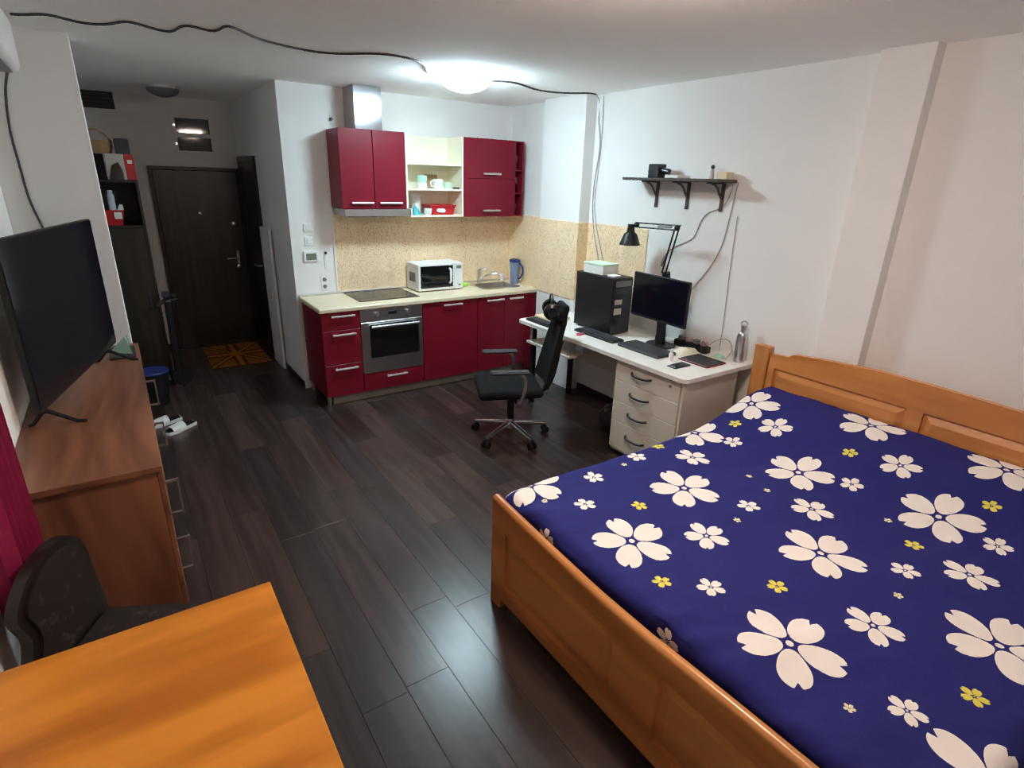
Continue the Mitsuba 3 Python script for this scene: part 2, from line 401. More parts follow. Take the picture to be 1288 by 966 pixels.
# microwave
k = thing('microwave', 'white microwave oven with a dark glass door on the worktop', 'microwave')
add('body', bx(2.31, 2.80, 4.985, 5.235, .897, 1.155, .008), 'white_plastic', k)
d = add('door', bx(2.312, 2.70, 4.963, 4.984, .899, 1.153, .004), 'white_plastic', k)
add('window', bx(2.335, 2.685, 4.958, 4.963, .925, 1.135, .002), 'black_glass', d)
add('handle', cat_(tube([(2.648, 4.957, .965), (2.648, 4.932, .98), (2.648, 4.932, 1.09), (2.648, 4.957, 1.105)], .012, 10)), 'white_plastic', d, smooth=40)
c = add('control_panel', bx(2.704, 2.798, 4.963, 4.984, .899, 1.153, .004), 'white_plastic', k)
add('display', bx(2.725, 2.780, 4.960, 4.963, 1.098, 1.128, .001), 'lcd', c)
add('button', bx(2.745, 2.772, 4.959, 4.963, .93, .945, .001), 'mid_grey', c)
add('vent', cat_(*[bx(2.306, 2.31, 5.03 + i * .02, 5.04 + i * .02, .98, 1.07, 0) for i in range(7)]), 'mid_grey', k)
for x in (2.34, 2.77):
    for y in (5.01, 5.20):
        add('foot', cyl((x, y, .8872), (x, y, .898), .014, n=12), 'black_plastic', k)
# small things on the worktop
add('sponge', bx(2.84, 2.93, 5.06, 5.13, .8872, .925, .010), 'lime', label='lime green sponge lying between microwave and sink', cat='sponge', smooth=50)
k = thing('water_jug', 'blue-grey water jug standing at the right end of the worktop', 'jug')
add('body', lathe([(.001, .8872), (.042, .8872), (.046, .90), (.052, 1.06), (.056, 1.115), (.001, 1.118)], (3.475, 5.03, 0)), 'jug_blue', k, smooth=40)
add('lid', lathe([(.001, 1.118), (.058, 1.118), (.058, 1.136), (.045, 1.146), (.001, 1.148)], (3.475, 5.03, 0)), 'blue_rim', k, smooth=40)
add('handle', tube(spline([(3.50, 4.975, 1.10), (3.51, 4.945, 1.08), (3.51, 4.945, .98), (3.495, 4.985, .94)], 14), .009, 8), 'blue_rim', k, smooth=40)
add('soap_dispenser', cat_(cyl((3.425, 5.20, .8922), (3.425, 5.20, .925), .02), ball((3.425, 5.20, .945), .026, 2)), 'white_plastic', label='small white rounded dispenser at the back corner of the sink', cat='dispenser', smooth=40)

# ------------------------------------------------------------------ upper units
YU = 4.95
k = thing('hood_cabinet', 'dark red two-door wall cabinet around the cooker hood', 'cabinet')
add('body', bx(1.622, 2.207, YU + TH + .001, 5.255, 1.672, 2.303, .001), 'red_gloss', k)
for x0, x1, h0, h1 in ((1.621, 1.912, 1.70, 1.89), (1.914, 2.207, 1.95, 2.16)):
    d = front(k, 'door', x0, x1, 1.668, 2.304, y=YU)
    bar_handle(d, h0, h1, 1.715, y=YU)
k = thing('cooker_hood', 'stainless steel cooker hood with a square chimney up to the ceiling', 'cooker hood')
add('body', bx(1.64, 2.245, YU + .005, 5.255, 1.603, 1.665, .003), 'steel', k)
add('chimney', bx(1.79, 2.03, 5.0, 5.26, 2.306, ZC - .001, .002), 'chimney_steel', k)
add('filter', bx(1.68, 2.20, 4.99, 5.22, 1.598, 1.6028, .001), 'mid_grey', k)
k = thing('open_shelf_unit', 'cream open wall shelf unit between the two dark red wall cabinets', 'shelf')
add('side_panel', bx(2.250, 2.266, YU, 5.25, 1.592, 1.666, .001), 'cream', k)
add('side_panel', bx(2.211, 2.229, YU, 5.25, 1.668, 2.303, .001), 'white_plastic', k)
add('side_panel', bx(2.782, 2.800, YU, 5.25, 1.592, 2.303, .001), 'cream', k)
add('shelf', bx(2.2662, 2.7818, YU, 5.25, 1.592, 1.610, .001), 'cream', k)
add('shelf', bx(2.2292, 2.7818, YU, 5.24, 1.826, 1.844, .001), 'cream', k)
add('shelf', bx(2.2292, 2.7818, YU, 5.24, 2.046, 2.064, .001), 'cream', k)
add('back_panel', bx(2.2292, 2.7818, 5.241, 5.25, 1.668, 2.303, .001), 'cream', k)
k = thing('flap_cabinet', 'dark red wall cabinet with two flap doors one above the other', 'cabinet')
add('body', bx(2.803, 3.387, YU + TH + .001, 5.255, 1.592, 2.303, .001), 'red_gloss', k)
for z0, z1, hz in ((1.946, 2.303, 1.990), (1.592, 1.943, 1.648)):
    d = front(k, 'door', 2.803, 3.387, z0, z1, y=YU)
    bar_handle(d, 3.006, 3.208, hz, y=YU, mat='alu')
k = thing('end_shelf_unit', 'narrow dark red open end shelf at the right of the wall cabinets', 'shelf')
add('side_panel', bx(3.478, 3.492, YU, 5.25, 1.592, 2.30, .001), 'red_gloss', k)
add('side_panel', bx(3.389, 3.399, YU + .004, 5.25, 1.592, 2.30, .001), 'red_gloss', k)
add('back_panel', bx(3.3992, 3.4778, 5.236, 5.25, 1.592, 2.30, .001), 'red_gloss', k)
for z in (1.592, 1.806, 2.024, 2.288):
    add('shelf', bx(3.3992, 3.4778, YU + .004, 5.2355, z, z + .012, .001), 'red_gloss', k)
for z, lab in ((1.604, 'clear tumbler in the lowest bay of the narrow red end shelf'), (1.818, 'clear stemmed glass in the middle bay of the narrow red end shelf'), (2.036, 'clear tall glass in the top bay of the narrow red end shelf')):
    if z == 1.818:
        prof = [(.001, z), (.028, z), (.006, z + .008), (.005, z + .06), (.026, z + .09), (.032, z + .12), (.028, z + .15)]
    else:
        prof = [(.001, z), (.024, z), (.027, z + .11 + .03 * (z > 2))]
    prof = prof + [(r - .0025, zz) for r, zz in prof[::-1][:3 if z == 1.818 else 1]] + [(.001, z + .1 if z == 1.818 else z + .006)]
    add('drinking_glass', lathe(prof, (3.438, 5.02, 0), 20), 'clear_glass', smooth=40, label=lab, cat='glass')
# things on the open shelf
k = thing('food_jar', 'white jar with a mint green lid, left on the middle open shelf', 'jar')
add('body', lathe([(.001, 1.8442), (.044, 1.8442), (.046, 1.86), (.043, 1.895), (.001, 1.896)], (2.39, 5.0, 0)), 'white_plastic', k, smooth=40)
add('lid', lathe([(.001, 1.896), (.040, 1.897), (.047, 1.92), (.046, 1.955), (.001, 1.958)], (2.39, 5.0, 0)), 'mint', k, smooth=40)
k = thing('mug', 'round white mug in the centre of the middle open shelf', 'mug')
add('body', lathe([(.001, 1.8442), (.036, 1.8442), (.047, 1.865), (.050, 1.90), (.044, 1.928), (.038, 1.928), (.040, 1.90), (.034, 1.86), (.001, 1.856)], (2.555, 5.0, 0)), 'white_plastic', k, smooth=40)
add('handle', tube(spline([(2.508, 5.0, 1.91), (2.482, 4.995, 1.905), (2.482, 4.995, 1.87), (2.511, 5.0, 1.865)], 12), .006, 8), 'white_plastic', k, smooth=40)
add('bowl', lathe([(.001, 1.8442), (.030, 1.8442), (.042, 1.865), (.047, 1.90), (.043, 1.90), (.037, 1.868), (.001, 1.852)], (2.665, 5.01, 0)), 'pale_green', label='pale green bowl on the middle open shelf beside the white mug', cat='bowl', smooth=40)
add('jar_lid', lathe([(.001, 1.8442), (.033, 1.8442), (.033, 1.858), (.001, 1.860)], (2.742, 4.995, 0)), 'dark_grey', label='small dark lid lying at the right of the middle open shelf', cat='lid', smooth=40)
add('paper_bag', hull([(x, y, z) for x, y, z in ((2.50, 5.18, 1.8442), (2.66, 5.18, 1.8442), (2.50, 5.23, 1.8442), (2.66, 5.23, 1.8442), (2.52, 5.19, 1.965), (2.64, 5.19, 1.965), (2.52, 5.22, 1.965), (2.64, 5.22, 1.965))]), 'cardboard', label='brown packet standing at the back of the middle open shelf', cat='packet')
k = thing('basket', 'red plastic basket with a white mark on the lowest open shelf', 'basket')
bp = lambda z, e: [(2.47 - e, 4.975 - e * .5, z), (2.715 + e, 4.975 - e * .5, z), (2.715 + e, 5.15, z), (2.47 - e, 5.15, z)]
add('tub', hull(bp(1.6102, -.012) + bp(1.69, .006)), 'red_plastic', k)
add('rim', cat_(bx(2.455, 2.73, 4.962, 4.976, 1.688, 1.70, .002), bx(2.455, 2.73, 5.144, 5.156, 1.688, 1.70, .002), bx(2.455, 2.467, 4.962, 5.156, 1.688, 1.70, .002), bx(2.718, 2.73, 4.962, 5.156, 1.688, 1.70, .002)), 'red_plastic', k)
add('white_mark', extr(sg.Polygon([(2.53, 1.635), (2.605, 1.63), (2.618, 1.65), (2.60, 1.668), (2.535, 1.668), (2.52, 1.652)]), 'y', 4.9665, 4.974), 'white_plastic', k)
add('dish_cloth', hull([(2.29, 4.97, 1.6102), (2.375, 4.975, 1.6102), (2.29, 5.04, 1.6102), (2.37, 5.05, 1.6102), (2.30, 4.985, 1.70), (2.315, 5.02, 1.705), (2.345, 4.99, 1.65), (2.345, 5.03, 1.66)]), 'teal', label='teal cloth heaped at the left of the lowest open shelf', cat='cloth', smooth=60)
add('paper_roll', lathe([(.001, 1.6102), (.042, 1.6102), (.042, 1.79), (.016, 1.79), (.016, 1.70), (.001, 1.70)], (2.39, 5.14, 0)), 'paper', label='upright white paper roll on the lowest open shelf', cat='paper roll', smooth=40)
add('cup', lathe([(.001, 1.6102), (.026, 1.6102), (.036, 1.635), (.038, 1.668), (.034, 1.668), (.031, 1.635), (.001, 1.62)], (2.437, 4.985, 0)), 'white_plastic', label='small white cup left of the red basket', cat='cup', smooth=40)

# ------------------------------------------------------------------ plates on the white wall beside the kitchen
k = thing('thermostat', 'white thermostat plate with a grey-green display on the wall left of the worktop', 'thermostat')
add('plate', bx(1.338, 1.462, YB - .022, YB, 1.197, 1.290, .004), 'white_plastic', k)
add('display', bx(1.358, 1.448, YB - .025, YB - .022, 1.212, 1.268, .001), 'lcd', k)
for z, lab in ((1.455, 'upper white switch plate above the thermostat'), (1.335, 'lower white switch plate right above the thermostat')):
    k = thing('switch', lab, 'light switch')
    add('plate', bx(1.362, 1.442, YB - .010, YB, z, z + .075, .003), 'white_plastic', k)
    add('rocker', bx(1.380, 1.424, YB - .015, YB - .010, z + .016, z + .059, .002), 'white_plastic', k)
k = thing('wall_hook', 'small dark hook with a hanging white tag left of the backsplash', 'hook')
add('hook', ball((1.535, YB - .012, 1.267), .012, 2), 'black_plastic', k, smooth=True)
add('tag', bx(1.522, 1.548, YB - .008, YB - .004, 1.13, 1.255, .001), 'white_plastic', k)
k = thing('socket', 'white double wall socket just above the worktop at its left end', 'socket')
add('plate', bx(1.475, 1.535, YB - .010, YB, .93, 1.06, .003), 'white_plastic', k)
for z in (.963, 1.027):
    add('outlet', cyl((1.505, YB - .012, z), (1.505, YB - .0101, z), .019), 'mid_grey', k, smooth=40)
add('pipe_stub', cyl((1.675, YB, 2.386), (1.675, YB - .03, 2.386), .013), 'black_plastic', label='small dark pipe stub on the wall left of the hood chimney', cat='pipe', smooth=40)

# ------------------------------------------------------------------ things in the hall
k = thing('wall_panel', 'white wall panel with two dark glossy panes above the entry door', 'panel')
add('frame', extr(sg.Polygon([(.635, 2.095), (1.04, 2.095), (1.04, 2.475), (.635, 2.475)], [[(.682, 2.13), (.682, 2.262), (.998, 2.262), (.998, 2.13)], [(.682, 2.302), (.682, 2.445), (.998, 2.445), (.998, 2.302)]]), 'y', YH - .03, YH), 'paint', k)
for z0, z1 in ((2.131, 2.261), (2.303, 2.444)):
    add('pane', bx(.683, .997, YH - .022, YH - .012, z0, z1, .001), 'black_glass', k)
    add('catch', bx(.655, .678, YH - .040, YH - .030, (z0 + z1) / 2 - .012, (z0 + z1) / 2 + .012, .003), 'chrome', k)
k = thing('vent_grille', 'dark louvred vent grille high on the hall back wall', 'vent')
add('frame', bx(-.10, .185, YH - .012, YH, 2.48, 2.632, .002), 'black_plastic', k)
for i in range(4):
    add('slat', bx(-.09, .175, YH - .020, YH - .012, 2.492 + i * .034, 2.512 + i * .034, .001), 'dark_grey', k)
WX0, WX1, WY0, WY1 = -.49, .215, 6.0, 6.55
k = thing('wardrobe', 'tall dark brown wardrobe with an open niche in the hall', 'wardrobe')
add('side_panel', bx(WX0, WX0 + .02, WY0, WY1, 0, 1.845, .002), 'wardrobe_mat', k)
add('side_panel', bx(WX1 - .02, WX1, WY0, WY1, 0, 1.845, .002), 'wardrobe_mat', k)
add('top_panel', bx(WX0 + .0205, WX1 - .0205, WY0, WY1, 1.825, 1.845, .001), 'wardrobe_mat', k)
add('shelf', bx(WX0 + .0205, WX1 - .0205, WY0 + .002, WY1 - .02, 1.455, 1.475, .001), 'wardrobe_mat', k)
add('back_panel', bx(WX0 + .0205, WX1 - .0205, WY1 - .0195, WY1, .02, 1.824, .001), 'wardrobe_mat', k)
add('bottom_panel', bx(WX0 + .0205, WX1 - .0205, WY0 + .01, WY1 - .02, 0, .05, .001), 'wardrobe_mat', k)
d = add('door', bx(WX0 + .022, WX1 - .022, WY0 + .002, WY0 + .02, .055, 1.452, .002), 'door_brown', k)
add('handle', bx(.14, .152, WY0 - .02, WY0 + .002, .75, .90, .003), 'dark_grey', d)
k = thing('storage_basket', 'red basket with a white patch in the open niche of the dark wardrobe', 'basket')
add('tub', hull([(-.13, 6.03, 1.4755), (.05, 6.03, 1.4755), (-.13, 6.25, 1.4755), (.05, 6.25, 1.4755), (-.15, 6.01, 1.60), (.075, 6.01, 1.60), (-.15, 6.27, 1.60), (.075, 6.27, 1.60)]), 'red_plastic', k)
add('patch', bx(.0, .055, 6.004, 6.012, 1.53, 1.585, .001), 'white_plastic', k)
add('spray_can', lathe([(.001, 1.6005), (.026, 1.6005), (.026, 1.72), (.018, 1.735), (.018, 1.76), (.001, 1.762)], (.0, 6.06, 0), 20), 'pale_blue', label='pale blue-white spray can standing in the red basket of the wardrobe niche', cat='can', smooth=40)
add('crumpled_paper', hull([(.03, 6.03, 1.6005), (.075, 6.03, 1.6005), (.03, 6.10, 1.6005), (.07, 6.1, 1.6005), (.055, 6.03, 1.65), (.075, 6.07, 1.64), (.04, 6.08, 1.63)]), 'paper', label='crumpled white paper on the right rim of the red niche basket', cat='paper')
k = thing('shoe_box', 'grey and red box with a white mark on top of the wardrobe', 'box')
add('body', bx(.012, .145, 6.02, 6.30, 1.846, 2.05, .002), 'beige_label', k)
add('red_panel', bx(.1465, .215, 6.02, 6.30, 1.846, 2.05, .002), 'red_plastic', k)
add('white_mark', bx(.165, .20, 6.0165, 6.02, 1.975, 2.005, .0005), 'white_plastic', k)
add('black_bag', hull([(-.38, 6.03, 1.846), (.006, 6.03, 1.846), (-.38, 6.3, 1.846), (.006, 6.3, 1.846), (-.36, 6.05, 2.045), (.004, 6.05, 2.045), (-.36, 6.28, 2.045), (.004, 6.28, 2.045)]), 'fabric_black', label='black bag lying on the wardrobe left of the grey and red box', cat='bag')
k = thing('wicker_basket', 'woven brown basket on top of the black bag on the wardrobe', 'basket')
add('tub', lathe([(.001, 2.052), (.10, 2.052), (.115, 2.10), (.118, 2.15), (.108, 2.15), (.104, 2.10), (.001, 2.062)], (-.03, 6.14, 0)), 'wicker', k, smooth=40)
add('handle', tube(spline([(-.145, 6.14, 2.14), (-.09, 6.14, 2.21), (-.03, 6.14, 2.235), (.03, 6.14, 2.21), (.085, 6.14, 2.14)], 20), .007, 8), 'wicker', k, smooth=40)
add('cloth_bundle', hull([(.02, 5.985 + .02, 1.8455), (.125, 6.005, 1.8455), (.03, 6.018, 1.8455), (.12, 6.018, 1.8455), (.05, 6.008, 1.955), (.10, 6.006, 1.985), (.07, 6.018, 1.97), (.125, 6.012, 1.92)]), 'chair_frame', label='dark brown folded pouch leaning on the grey and red box', cat='pouch', smooth=60)
add('small_box', bx(.098, .20, 6.04, 6.16, 2.0505, 2.17, .003), 'dark_grey', label='small dark grey box on top of the grey and red box', cat='box')
k = thing('kick_scooter', 'black kick scooter standing upright beside the wardrobe', 'scooter')
sx, sy = .262, 5.93
add('stem', tube([(sx, sy, .12), (sx + .005, sy, .80)], [.036, .030], 12), 'black_plastic', k, smooth=40)
add('handlebar', tube([(sx - .06, sy - .15, .825), (sx, sy, .835), (sx + .06, sy + .15, .825)], .016, 10), 'black_plastic', k, smooth=40)
add('grip', tube([(sx - .075, sy - .19, .825), (sx - .045, sy - .11, .826)], .019, 10), 'dark_grey', k, smooth=40)
add('grip', tube([(sx + .045, sy + .11, .826), (sx + .075, sy + .19, .825)], .019, 10), 'dark_grey', k, smooth=40)
add('display', bx(sx - .03, sx + .03, sy - .02, sy + .03, .845, .90, .008), 'dark_grey', k)
add('brake_lever', tube([(sx + .03, sy + .08, .82), (sx + .055, sy + .05, .81), (sx + .09, sy + .12, .805)], .006, 6), 'alu', k)
wheel = lambda x, y: lathe([(.001, -.018), (.06, -.018), (.085, -.018), (.092, 0), (.085, .018), (.06, .018), (.001, .018)], n=24).apply_transform(trimesh.transformations.rotation_matrix(math.pi / 2, [1, 0, 0])).apply_translation((x, y, .0925))
add('wheel', wheel(sx + .02, sy), 'black_plastic', k, smooth=40)
add('deck', bx(sx - .62, sx - .08, sy - .07, sy + .07, .075, .11, .01), 'dark_grey', k)
add('wheel', wheel(sx - .66, sy), 'black_plastic', k, smooth=40)
k = thing('waste_bin', 'dark waste bin with a blue rim between chest and wardrobe', 'bin')
add('bucket', lathe([(.001, .002), (.085, .002), (.115, .29), (.108, .29), (.08, .012), (.001, .012)], (.045, 5.52, 0)), 'black_plastic', k, smooth=40)
add('rim', lathe([(.107, .29), (.12, .286), (.124, .296), (.12, .306), (.107, .302)], (.045, 5.52, 0)), 'blue_rim', k, smooth=40, label='blue rim')
add('liner', lathe([(.001, .20), (.095, .20), (.106, .2895), (.001, .215)], (.045, 5.52, 0)), 'blue_rim', k, smooth=40)
add('doormat', bx(.58, 1.16, 6.30, 7.15, .0005, .014, .004), 'mat_fibre', label='orange and brown doormat with a criss-cross pattern before the entry door', cat='doormat')
k = add('wall_board', bx(XH - .040, XH - .016, 5.95, 6.355, .001, 1.42, .003), 'paint', label='tall pale board standing against the hall wall beside the side door', cat='board')
def slipper(c, deg, label):
    k = thing('slipper', label, 'slipper', 'pair of slippers')
    sole = sg.Polygon([(-.13, -.03), (-.12, .03), (-.05, .036), (.06, .045), (.12, .03), (.135, 0), (.12, -.035), (.06, -.045), (-.05, -.034)]).buffer(.006)
    M = trimesh.transformations.translation_matrix((c[0], c[1], 0)) @ trimesh.transformations.rotation_matrix(math.radians(deg), [0, 0, 1])
    add('sole', extr(sole, 'z', .001, .024).apply_transform(M), 'white_plastic', k)
    add('footbed', extr(sole.buffer(-.007), 'z', .024, .028).apply_transform(M), 'black_plastic', k)
    prof = np.linspace(-1, 1, 13)
    v, f = [], []
    for o in (0, .006):
        for x in np.linspace(-.02, .09, 6):
            w = .050 - .10 * max(0, x - .05)
            for t in prof:
                v.append((x, (w - o) * math.sin(t * math.pi / 2), .012 + (.052 - o) * math.cos(t * math.pi / 2) * (1.0 + (.02 - x) * 2.2)))
    n = len(prof)
    for s, off in ((1, 0), (-1, 6 * n)):
        for i in range(5):
            for j in range(n - 1):
                q = [off + i * n + j, off + i * n + j + 1, off + (i + 1) * n + j + 1, off + (i + 1) * n + j]
                f += [(q[0], q[1], q[2]), (q[0], q[2], q[3])] if s > 0 else [(q[0], q[2], q[1]), (q[0], q[3], q[2])]
    for i0 in (0, 5):
        for j in range(n - 1):
            a, b = i0 * n + j, i0 * n + j + 1
            f += [(a, b, b + 6 * n), (a, b + 6 * n, a + 6 * n)]
    add('strap', trimesh.Trimesh(v, f, process=False).apply_transform(M), 'white_plastic', k, smooth=50)
slipper((.055, 5.00), 205, 'white slide slipper with black footbed, the one nearer the chest of drawers')
slipper((.150, 4.82), 215, 'white slide slipper with black footbed, the right one of the pair')

# ------------------------------------------------------------------ chest of drawers, television
k = thing('chest_of_drawers', 'long walnut brown chest standing along the left wall', 'chest')
CX0, CX1, CY0, CY1, CZ = XL + .003, -.012, 2.37, 4.36, .853
add('top', bx(CX0, CX1, CY0, CY1, CZ - .026, CZ, .002), 'chest_wood', k)
add('side_panel', bx(CX0 + .004, CX1 - .022, CY0 + .018, CY0 + .038, 0, CZ - .0262, .001), 'chest_wood_side', k)
add('side_panel', bx(CX0 + .004, CX1 - .022, CY1 - .038, CY1 - .018, 0, CZ - .0262, .001), 'chest_wood_side', k)
add('carcass', bx(CX0 + .006, CX1 - .024, CY0 + .0382, CY1 - .0382, .06, CZ - .0264, .001), 'chest_wood', k)
for y0, y1, hy in ((CY0 + .02, 3.363, 2.47), (3.367, CY1 - .02, 3.87)):
    for z0, z1, hz in ((.065, .452, .375), (.456, .822, .655)):
        d = add('door', bx(CX1 - .021, CX1 - .003, y0, y1, z0, z1, .002), 'chest_wood', k)
        add('handle', cat_(bx(.028, .036, hy - .006, hy + .006, hz - .085, hz + .085, .002), bx(CX1 - .003, .029, hy - .005, hy + .005, hz - .082, hz - .070, .001), bx(CX1 - .003, .029, hy - .005, hy + .005, hz + .070, hz + .082, .001)), 'chrome', d, label='chrome bow handle')
A, B = np.array([-.405, 2.99]), np.array([-.118, 4.13])
dv = (B - A) / np.linalg.norm(B - A); nv = np.array([dv[1], -dv[0]]); W = np.linalg.norm(B - A)
tvM = np.eye(4); tvM[:3, 0] = [dv[0], dv[1], 0]; tvM[:3, 1] = [-nv[0], -nv[1], 0]; tvM[:3, 2] = [0, 0, 1]; tvM[:3, 3] = [A[0], A[1], 0]   # local x along the screen, -y towards the room
k = thing('television', 'large black flat-screen television standing on the walnut chest', 'television')
add('housing', cat_(bx(0, W, .004, .03, .925, 1.662, .004), bx(.12, W - .12, .03, .065, .98, 1.40, .012)).apply_transform(tvM), 'black_plastic', k)
add('screen', bx(.008, W - .008, .0, .0042, .945, 1.655, .001).apply_transform(tvM), 'tv_glass', k)
for s in (.06, W - .16):
    add('leg', cat_(tube([(s, .015, .925), (s - .005, -.10, .862), (s - .005, -.135, .8595)], [.010, .008, .006], 8), tube([(s, .015, .925), (s - .005, .065, .862), (s - .005, .082, .8595)], [.010, .008, .006], 8), tube([(s, .015, .93), (s, .015, .91)], .012, 8)).apply_transform(tvM), 'black_plastic', k, smooth=40)
add('cleaning_cloth', hull([(-.16, 4.14, .8645), (-.05, 4.05, .8645), (-.09, 4.24, .8645), (-.15, 4.23, .8645), (-.075, 4.16, .955), (-.065, 4.21, .95), (-.12, 4.15, .885)]), 'mint', label='mint green cloth in a small heap at the far end of the chest', cat='cloth', smooth=60)
add('tablet', bx(-.17, -.035, 4.00, 4.26, .8535, .864, .003), 'dark_grey', label='flat dark tablet lying under the mint green cloth on the chest', cat='tablet')
# air conditioner and cables
k = thing('air_conditioner', 'white wall air conditioner in the upper left corner of the room', 'air conditioner')
add('body', extr(rrect(XL + .001, -.268, 2.385, 2.638, .035), 'y', 3.25, 4.10), 'white_plastic', k, smooth=40)
add('louvre', bx(-.43, -.30, 3.30, 4.06, 2.376, 2.3848, .002), 'mid_grey', k)
# ------------------------------------------------------------------ table, curtain, dining chair
TX0, TX1, TY0, TY1, TZ = -.46, .208, .60, 1.588, .75
k = thing('table', 'orange-brown wooden table in the near left corner', 'table')
add('top', bx(TX0, TX1, TY0, TY1, TZ - .028, TZ, .002), 'table_wood', k)
for x in (TX0 + .03, TX1 - .09):
    for y in (TY0 + .03, TY1 - .09):
        add('leg', bx(x, x + .06, y, y + .06, 0, TZ - .0285, .003), 'table_wood', k)
add('apron', cat_(bx(TX0 + .09, TX1 - .09, TY0 + .045, TY0 + .065, TZ - .11, TZ - .0285, .001), bx(TX0 + .09, TX1 - .09, TY1 - .065, TY1 - .045, TZ - .11, TZ - .0285, .001)), 'table_wood', k)
k = thing('curtain', 'crimson curtain hanging at the left wall beside the chest', 'curtain')
nu, nvv = 150, 40
v, f, uvs = [], [], []
for i in range(nu + 1):
    s = i / nu
    y = 2.30 - .34 * s
    for j in range(nvv + 1):
        t = j / nvv
        ph = s * 2 * math.pi * 5.2
        x = -.445 + .040 * math.cos(ph + .5 * math.sin(3 * t)) - .006 * s
        yy = y + .022 * math.sin(ph * 1.0 + 1.2) * (.6 + .4 * t)
        z = 2.48 - t * (2.48 - (.655 - .05 * s + .012 * math.sin(ph + 1.0)))
        v.append((x, yy, z))
for i in range(nu):
    for j in range(nvv):
        a = i * (nvv + 1) + j
        f += [(a, a + 1, a + nvv + 2), (a, a + nvv + 2, a + nvv + 1)]
add('cloth', trimesh.Trimesh(v, f, process=False), 'curtain_red', k, smooth=True)
add('rod', tube([(-.435, 1.85, 2.495), (-.435, 2.33, 2.495)], .013, 10), 'alu', k, smooth=40)
add('bracket', cat_(bx(XL, -.44, 2.25, 2.27, 2.475, 2.49, .002), bx(XL, -.44, 1.88, 1.90, 2.475, 2.49, .002)), 'alu', k)
# dining chair with an upholstered back
k = thing('dining_chair', 'dark brown chair with a patterned upholstered back between table and chest', 'chair')
ca, cb = np.array([-.425, 1.84]), np.array([-.262, 2.145])
du = (cb - ca) / np.linalg.norm(cb - ca); dn = np.array([du[1], -du[0]]); cw = np.linalg.norm(cb - ca)
chM = np.eye(4); chM[:3, 0] = [du[0], du[1], 0]; chM[:3, 1] = [-dn[0], -dn[1], 0]; chM[:3, 2] = [0, 0, 1]; chM[:3, 3] = [ca[0], ca[1], 0]
outl = spline([(.02, .44), (.0, .55), (.02, .62), (-.005, .70), (.05, .785), (.13, .825), (cw * .62, .83), (cw - .06, .80), (cw - .02, .72), (cw - .01, .62), (cw + .005, .52), (cw + .01, .44)], 60)
backp = sg.Polygon([tuple(q) for q in outl]).buffer(0)
add('frame', extr(sg.Polygon(backp.exterior.coords, [backp.buffer(-.03).exterior.coords]), 'y', 0, .035).apply_transform(chM), 'chair_frame', k)
pad = extr(backp.buffer(-.0305), 'y', -.008, .03)
add('back_pad', pad.apply_transform(chM), 'upholstery', k)
add('seat', bx(0, cw, -.33, .0, .41, .47, .02).apply_transform(chM), 'upholstery', k)
for x, y in ((.012, .02), (cw - .012, .02), (.03, -.30), (cw - .03, -.30)):
    add('leg', tube([(x, y, 0), (x, y, .43)], [.014, .02], 10).apply_transform(chM), 'chair_frame', k, smooth=40)
# ------------------------------------------------------------------ bed
BX0, BY0, BY1 = 1.217, .045, 1.882
k = thing('bed', 'varnished pine double bed with panelled headboard and footboard', 'bed')
fz = np.interp
topc = [(y, float(np.interp(y, [BY0, .30, .6, .95, 1.2, 1.5, 1.75, BY1], [.560, .542, .533, .516, .516, .534, .552, .562]))) for y in np.linspace(BY0, BY1, 24)]
outl = [(BY0, .0), (BY0 + .075, .0), (BY0 + .09, .06)] + [(BY1 - .09, .06), (BY1 - .075, .0), (BY1, .0)] + topc[::-1]
h1 = [(1.07, .14), (1.07, .435), (1.77, .435), (1.77, .14)]
h2 = [(.15, .14), (.15, .435), (.86, .435), (.86, .14)]
fb = add('footboard', extr(sg.Polygon(outl, [h1, h2]), 'x', BX0, BX0 + .038), 'pine', k)
cap = [(BX0 + .019, y, z + .004) for y, z in topc]
add('cap_rail', tube(cap, .0215, 10), 'pine', fb, smooth=40)
for hh in (h1, h2):
    y0, y1, z0, z1 = hh[0][0], hh[2][0], hh[0][1], hh[1][1]
    add('panel', cat_(bx(BX0 + .016, BX0 + .026, y0, y1, z0, z1, 0), raised(y0 + .012, y1 - .012, z0 + .012, z1 - .012, BX0 + .0165, -.012, .035)), 'pine', fb)
HX, HY0, HY1 = 3.36, .09, 2.033
pts = [(HY1 - .11, .935), (1.80, .945), (1.775, .968), (1.6, .986), (1.3, 1.006), (1.06, 1.004), (.85, .998), (.55, .985), (.35, .968), (.325, .945), (HY0 + .11, .935)]
outl = [(HY0 + .105, .25), (HY1 - .105, .25)] + pts
g1 = [(1.10, .45), (1.10, .850), (1.88, .850), (1.88, .45)]
g2 = [(.25, .45), (.25, .850), (1.025, .850), (1.025, .45)]
hb = add('headboard', extr(sg.Polygon(outl, [g1, g2]), 'x', HX, HX + .038), 'pine', k)
for hh in (g1, g2):
    y0, y1, z0, z1 = hh[0][0], hh[2][0], hh[0][1], hh[1][1]
    add('panel', cat_(bx(HX + .014, HX + .026, y0, y1, z0, z1, 0), raised(y0 + .010, y1 - .010, z0 + .010, z1 - .010, HX + .0145, -.016, .035)), 'pine', hb)
add('post', bx(HX - .012, HX + .05, HY1 - .105, HY1, 0, .978, .006), 'pine_upright', k)
add('post', bx(HX - .012, HX + .05, HY0, HY0 + .105, 0, .978, .006), 'pine_upright', k)
add('side_rail', bx(BX0 + .0385, HX - .013, BY1 - .05, BY1 - .022, .16, .40, .004), 'pine', k)
add('side_rail', bx(BX0 + .0385, HX - .013, BY0 + .022, BY0 + .05, .16, .40, .004), 'pine', k)
